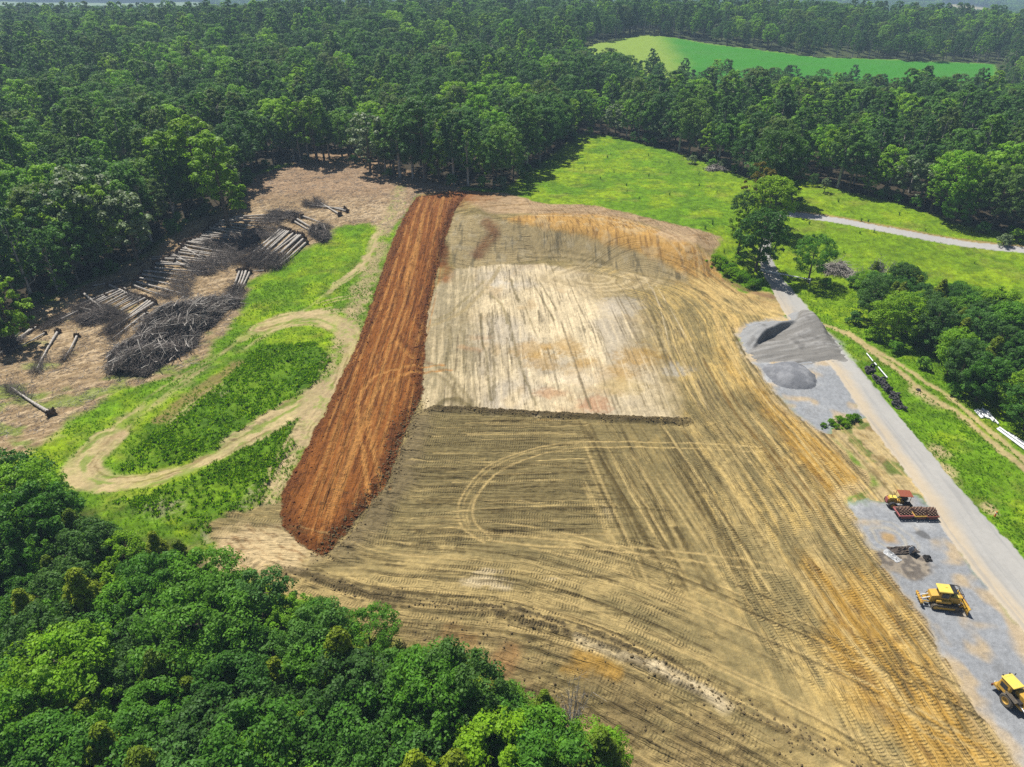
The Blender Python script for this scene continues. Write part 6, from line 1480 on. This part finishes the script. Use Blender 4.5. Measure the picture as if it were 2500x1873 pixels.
# ------------------------------------------------------------------ brush piles
def stick_mesh(seed, L):
    rg = np.random.default_rng(seed); b = Bag(); p = [(L * (u - .5), rg.normal() * .012 * L, rg.normal() * .012 * L) for u in np.linspace(0, 1, 5)]; b.tube(p, [.11, .10, .08, .06, .02], 5)
    for i in range(4):
        u = .45 + .5 * rg.random(); s = np.array([L * (u - .5), 0, 0]); b.tube([s, s + np.array([.7, rg.normal() * .6, rg.normal() * .4])], [.035, .012], 3)
    return b.mesh('log', BARK_G)
STK = [stick_mesh(500 + i, 4.5) for i in range(5)]
def brush_pile(line_px, width, hgt, nlog, ntw, label, seed, grey=BARK_D):
    rg = np.random.default_rng(seed); line = PP(line_px, 5); c = line.mean(0); base = Vector((c[0], c[1], gz(*c)))
    t = thing('brush_pile', label, 'brush pile', base)
    seg = np.cumsum(np.r_[0, np.hypot(*(np.diff(line, axis=0).T))]); LL = seg[-1]
    def surf(u, v):
        """point of the heap surface: u along 0..1, v across -1..1"""
        s = u * LL; x = np.interp(s, seg, line[:, 0]); y = np.interp(s, seg, line[:, 1]); s2 = min(s + .5, LL); x2 = np.interp(s2, seg, line[:, 0]); y2 = np.interp(s2, seg, line[:, 1]); x1 = np.interp(s2 - .5, seg, line[:, 0]); y1 = np.interp(s2 - .5, seg, line[:, 1])
        d = np.array([x2 - x1, y2 - y1]); d /= np.linalg.norm(d) + 1e-9; nrm = np.array([-d[1], d[0]])
        w = width * (np.interp(u, [0, .15, .5, .75, 1], [.55, .9, 1.0, .7, .35])); hh = hgt * np.interp(u, [0, .12, .45, .75, 1], [.3, .8, 1.0, .65, .35]) * (1 + .30 * math.sin(9 * u + seed) + .22 * math.sin(23 * u + 5 * v)); w = w * (1 + .16 * math.sin(17 * u + seed + (2 if v > 0 else 0)))
        q = np.array([x, y]) + nrm * v * w; return np.array([q[0] - base.x, q[1] - base.y, gz(q[0], q[1]) - base.z + hh * max(0, 1 - v * v) ** .8]), math.atan2(d[1], d[0])
    nu, nv = 40, 14; V = []; Q = []
    for i in range(nu):
        for j in range(nv):
            p, _ = surf(i / (nu - 1), -1 + 2 * j / (nv - 1)); edge = 1 - abs(-1 + 2 * j / (nv - 1)); V.append(p * np.array([1, 1, 1]) + np.array([0, 0, -.35 + rg.normal() * .22 * min(1, edge * 4)]))
    for i in range(nu - 1):
        for j in range(nv - 1): Q.append((i * nv + j, (i + 1) * nv + j, (i + 1) * nv + j + 1, i * nv + j + 1))
    me = mesh_np('packed_core', np.array(V), np.array(Q)); me.materials.append(CORE); o = bpy.data.objects.new('packed_core', me); COL.objects.link(o); o.parent = t
    tw = Bag()
    for i in range(ntw):
        p, a0 = surf(rg.random(), rg.uniform(-1, 1)); a = a0 + rg.normal() * .7 + (math.pi if rg.random() < .5 else 0); l = .8 + 2.2 * rg.random(); d = np.array([math.cos(a), math.sin(a), rg.normal() * .28]); e = p + d * l; e[2] = max(e[2], -.1); m_2 = (p + e) / 2 + rg.normal(size=3) * .15
        r = .018 + .035 * rg.random() ** 2; m_2 = (p + e) / 2 + rg.normal(size=3) * .06; tw.tube([p - d * .2, m_2, e], [r * 1.2, r, r * .4], 3)
    o = bpy.data.objects.new('twigs', tw.mesh('twigs', grey)); COL.objects.link(o); o.parent = t; o['kind'] = 'stuff'
    for i in range(nlog):
        p, a0 = surf(.03 + .94 * rg.random(), rg.uniform(-.92, .92)); o = bpy.data.objects.new('log', STK[i % 5]); COL.objects.link(o); o.parent = t
        o.location = p + np.array([0, 0, .15 + .15 * rg.random()]); o.rotation_euler = (rg.random() * 6, rg.normal() * .30, a0 + rg.normal() * .6 + (math.pi if rg.random() < .5 else 0)); s = .5 + .7 * rg.random(); o.scale = (s, s * .8, s * .8)
CORE = bark_material('packed_brush', (.018, .015, .013), (.05, .043, .038), 3)
brush_pile(A_([(740, 1270), (880, 1160), (1000, 1040), (1120, 950), (1240, 890), (1340, 850), (1440, 830)]), 7.6, 4.0, 280, 5200, 'big heap of grey dead trunks and brush beside the grass', 21)
brush_pile(C_([(1000, 650), (1060, 640), (1120, 650), (1180, 690)]), 2.6, 1.7, 22, 500, 'pale grey brush heap in the meadow behind the lone tree', 22, BARK_G)
brush_pile(SC([(320, 1030), (370, 1010), (420, 1030)], 1600, 0), 2.5, 1.2, 12, 260, 'small grey brush heap at the top edge of the meadow', 23, BARK_G)
brush_pile(A_([(1590, 335), (1680, 318), (1790, 312)]), 2.0, 1.5, 8, 500, 'dark tangled branch heap above the slanting felled bundle', 24)
brush_pile(A_([(1880, 400), (1930, 430), (1945, 470)]), 2.6, 2.0, 6, 500, 'dark root heap at the corner of the bright grass', 25)
brush_pile(A_([(1230, 480), (1330, 500), (1440, 520)]), 3.0, 1.4, 4, 500, 'reddish brown branch mat among the upper felled row', 26)
brush_pile(A_([(480, 960), (560, 930), (640, 940)]), 3.4, 1.4, 6, 700, 'dark branch mat at the tops of the left felled row', 27)
brush_pile(A_([(-20, 1130), (60, 1080), (130, 1060)]), 3.0, 1.6, 6, 400, 'dark branch heap at the left picture edge', 28)

# dead bare bushes
def bare_bush(seed):
    rg = np.random.default_rng(seed); b = Bag()
    for i in range(26):
        a = rg.random() * 6.283; d = np.array([math.cos(a) * .45, math.sin(a) * .45, 1.0]); l = 1.6 + 1.6 * rg.random(); m1 = d * l * .5 + rg.normal(size=3) * .1; e = d * l + rg.normal(size=3) * .2; b.tube([(0, 0, -.1), m1, e], [.04, .028, .01], 4)
        for j in range(7):
            s = m1 + (e - m1) * rg.random(); b.tube([s, s + rg.normal(size=3) * .35 + np.array([0, 0, .25])], [.016, .007], 3)
    return b.mesh('bare_bush', BARK_G)
BB = [bare_bush(600 + i) for i in range(3)]
for i, (px, py, s, lb, zz) in enumerate([(2140, 690, 2.0, 'bare grey dead shrub behind the copse edge', 0), (2098, 700, 1.5, 'thin bare bush left of the dead grey shrub', 0), (560, 1790, 1.3, 'grey leafless bush in the front of the foreground wood', 4.0), (410, 1590, 1.2, 'bleached leafless bush deep in the foreground wood', 4.0), (105, 1790, 1.2, 'pale leafless bush at the far left of the foreground wood', 4.0), (1395, 1770, 1.3, 'grey leafless bush between front trees and earth bank', 1.0)]):
    x, y = P(px, py, zz); o = bpy.data.objects.new('bare_bush', BB[i % 3]); COL.objects.link(o); o.location = (x, y, gz(x, y)); o.scale = (s,) * 3 if zz == 0 else (s, s, s * 1.6); tag(o, lb, 'bush')

# ------------------------------------------------------------------ clods, tufts
def clod_mesh(seed, mat):
    rg = np.random.default_rng(seed); g = Geo(); bmesh.ops.create_icosphere(g.bm, subdivisions=1, radius=1.0)
    for v in g.bm.verts: v.co *= .7 + .5 * rg.random(); v.co.z *= .7
    me = bpy.data.meshes.new('clod'); g.bm.to_mesh(me); g.bm.free(); me.materials.append(mat); return me
def soil_mat(name, a, b): return bark_material(name, a, b, 5)
crng = np.random.default_rng(31)
def along(poly, n, spread, closed=False):
    p = np.asarray(poly); q = np.roll(p, -1, 0) if closed else p[1:]; p = p if closed else p[:-1]
    l = np.hypot(*(q - p).T); i = crng.choice(len(p), n, p=l / l.sum()); t = crng.random(n)[:, None]
    return p[i] + (q[i] - p[i]) * t + crng.normal(size=(n, 2)) * spread
def in_poly(a, pl): return inside(a[:, 0].copy(), a[:, 1].copy(), pl)
red_c = along(STRIP, 5200, 1.2, True); red_c = red_c[in_poly(red_c, STRIP)]
def clods(name, label, pts, smin, smax, mats):
    z = np.array([gz(x, y) for x, y in pts]); n = len(pts); s = smin + (smax - smin) * crng.random(n) ** 2.5
    mass(name, label, np.stack([pts[:, 0], pts[:, 1], z + s * .25], 1), s, crng.random(n) * 6.28, crng.integers(0, 4, n), [clod_mesh(700 + i, mats) for i in range(4)])
clods('red_soil_clods', 'loose red soil clods along the edges of the red strip', red_c, .05, .24, soil_mat('red_clod', (.11, .033, .010), (.20, .07, .02)))
wc = along(WIND[2:], 900, .45)
sp = along(PP(E_([(560, 200), (470, 370), (420, 500), (340, 720), (230, 850), (80, 1020), (-10, 1130)])), 1500, .9)
bk = along(GUIDE_C[1:], 1500, .7); bk = bk[bk[:, 0] > -30]
lo = np.stack([crng.uniform(-20, 45, 2600), crng.uniform(34, 54, 2600)], 1); yb_ = np.interp(lo[:, 0], BANK[:, 0], BANK[:, 1]); lo = lo[(lo[:, 1] < yb_) & in_poly(lo, DIRT)]
clods('brown_soil_clods', 'loose brown soil clods along windrows and banks', np.concatenate([wc, sp, bk[::2], lo[::2]]), .04, .19, soil_mat('brown_clod', (.085, .062, .028), (.16, .12, .06)))

def tuft_mesh(seed, n, h, w, mat):
    rg = np.random.default_rng(seed); V = []; Q = []
    for i in range(n):
        a = rg.random() * 6.283; d = np.array([math.cos(a), math.sin(a), 0]); s = np.array([-d[1], d[0], 0]) * w * (.6 + .6 * rg.random()); b = d * rg.random() * .22; l = h * (.6 + .6 * rg.random()); tip = b + d * l * .45 + np.array([0, 0, l]); mid = b + d * l * .15 + np.array([0, 0, l * .6])
        k = len(V); V += [b - s, b + s, mid + s * .8, mid - s * .8, tip + s * .15, tip - s * .15]; Q += [(k, k + 1, k + 2, k + 3), (k + 3, k + 2, k + 4, k + 5)]
    b = Bag(); b.add(np.array(V), np.array(Q), crng.random(len(V))); return b.mesh('tuft', mat, True)
def zone_points(n, x0, x1, y0, y1, zones, dens=None):
    X = crng.uniform(x0, x1, n); Y = crng.uniform(y0, y1, n); k = np.zeros(n, bool)
    for gx, gy, Z, zn in GRIDS:
        m = (X >= gx[0]) & (X < gx[-1]) & (Y >= gy[0]) & (Y < gy[-1]); i = np.clip(np.searchsorted(gx, X) - 1, 0, len(gx) - 1); j = np.clip(np.searchsorted(gy, Y) - 1, 0, len(gy) - 1)
        k |= m & np.isin(zn[j, i], zones)
    if dens is not None: k &= crng.random(n) < dens(X, Y)
    return np.stack([X[k], Y[k]], 1)
tuf = np.concatenate([zone_points(60000, -92, -16, 60, 200, [0], lambda X, Y: .35 + .65 * sstep(-.2, .4, fbm(X / 4, Y / 4, 400, 3))), zone_points(26000, 58, 95, 45, 150, [0], lambda X, Y: .4 + .6 * sstep(-.2, .4, fbm(X / 4, Y / 4, 404, 3))),
    zone_points(30000, -20, 150, 150, 300, [0], lambda X, Y: .2 + .8 * sstep(0, .4, fbm(X / 6, Y / 6, 408, 3)))])
tz = np.array([gz(x, y) for x, y in tuf]); nt_ = len(tuf)
lush = in_poly(tuf, OVAL) | in_poly(tuf, SOUTHG)
ts = crng.uniform(.6, 1.2, nt_) * np.where(lush, 1.25, np.where(tuf[:, 1] > 150, .42, .55))
mass('grass_tufts', 'tall grass and weeds growing over the meadows', np.stack([tuf[:, 0], tuf[:, 1], tz - .03], 1), ts, crng.random(nt_) * 6.28, crng.integers(0, 4, nt_), [tuft_mesh(800 + i, 16, .42, .045, LM['weed']) for i in range(4)])
stk = zone_points(110, 0, 150, 150, 290, [0]); sz = np.array([gz(x, y) for x, y in stk])
mass('tall_stalks', 'scattered dark tall weed stalks standing in the meadow', np.stack([stk[:, 0], stk[:, 1], sz], 1), crng.uniform(.6, 1.3, len(stk)), crng.random(len(stk)) * 6.28, crng.integers(0, 2, len(stk)), [tuft_mesh(820 + i, 10, 1.2, .06, LM['dark']) for i in range(2)])
lit = zone_points(9000, -110, -20, 90, 235, [5]); lz = np.array([gz(x, y) for x, y in lit])
def litter(seed):
    rg = np.random.default_rng(seed); b = Bag()
    for i in range(5):
        p = rg.normal(size=3) * np.array([.5, .5, .02]) + np.array([0, 0, .06]); a = rg.random() * 6.28; l = .4 + .8 * rg.random(); b.tube([p, p + np.array([math.cos(a) * l, math.sin(a) * l, .05])], [.035, .02], 3)
    return b.mesh('litter', BARK_G if seed % 2 else BARK_D)
mass('branch_litter', 'broken sticks and bark littering the cleared ground', np.stack([lit[:, 0], lit[:, 1], lz], 1), crng.uniform(.5, 1.1, len(lit)), crng.random(len(lit)) * 6.28, crng.integers(0, 4, len(lit)), [litter(830 + i) for i in range(4)])

# ------------------------------------------------------------------ haze
def haze():
    me = bpy.data.meshes.new('haze'); bm = bmesh.new(); bmesh.ops.create_cube(bm, size=1.0)
    for v in bm.verts: v.co = Vector((v.co.x * 8800, (v.co.y + .5) * 6800 - 600, -95 if v.co.z < 0 else 130))
    bm.to_mesh(me); bm.free(); m = bpy.data.materials.new('haze'); m.use_nodes = True; nt = m.node_tree; nt.nodes.clear(); o_ = nt.nodes.new('ShaderNodeOutputMaterial'); v = nt.nodes.new('ShaderNodeVolumePrincipled')
    v.inputs['Color'].default_value = (.52, .74, 1.0, 1); v.inputs['Density'].default_value = HAZE; v.inputs['Anisotropy'].default_value = .0
    nt.links.new(v.outputs[0], o_.inputs['Volume']); me.materials.append(m); o = bpy.data.objects.new('haze', me); COL.objects.link(o); o['kind'] = 'stuff'; o['label'] = 'thin blue haze of the far countryside'; o['category'] = 'haze'
HAZE = 0.00028
haze()
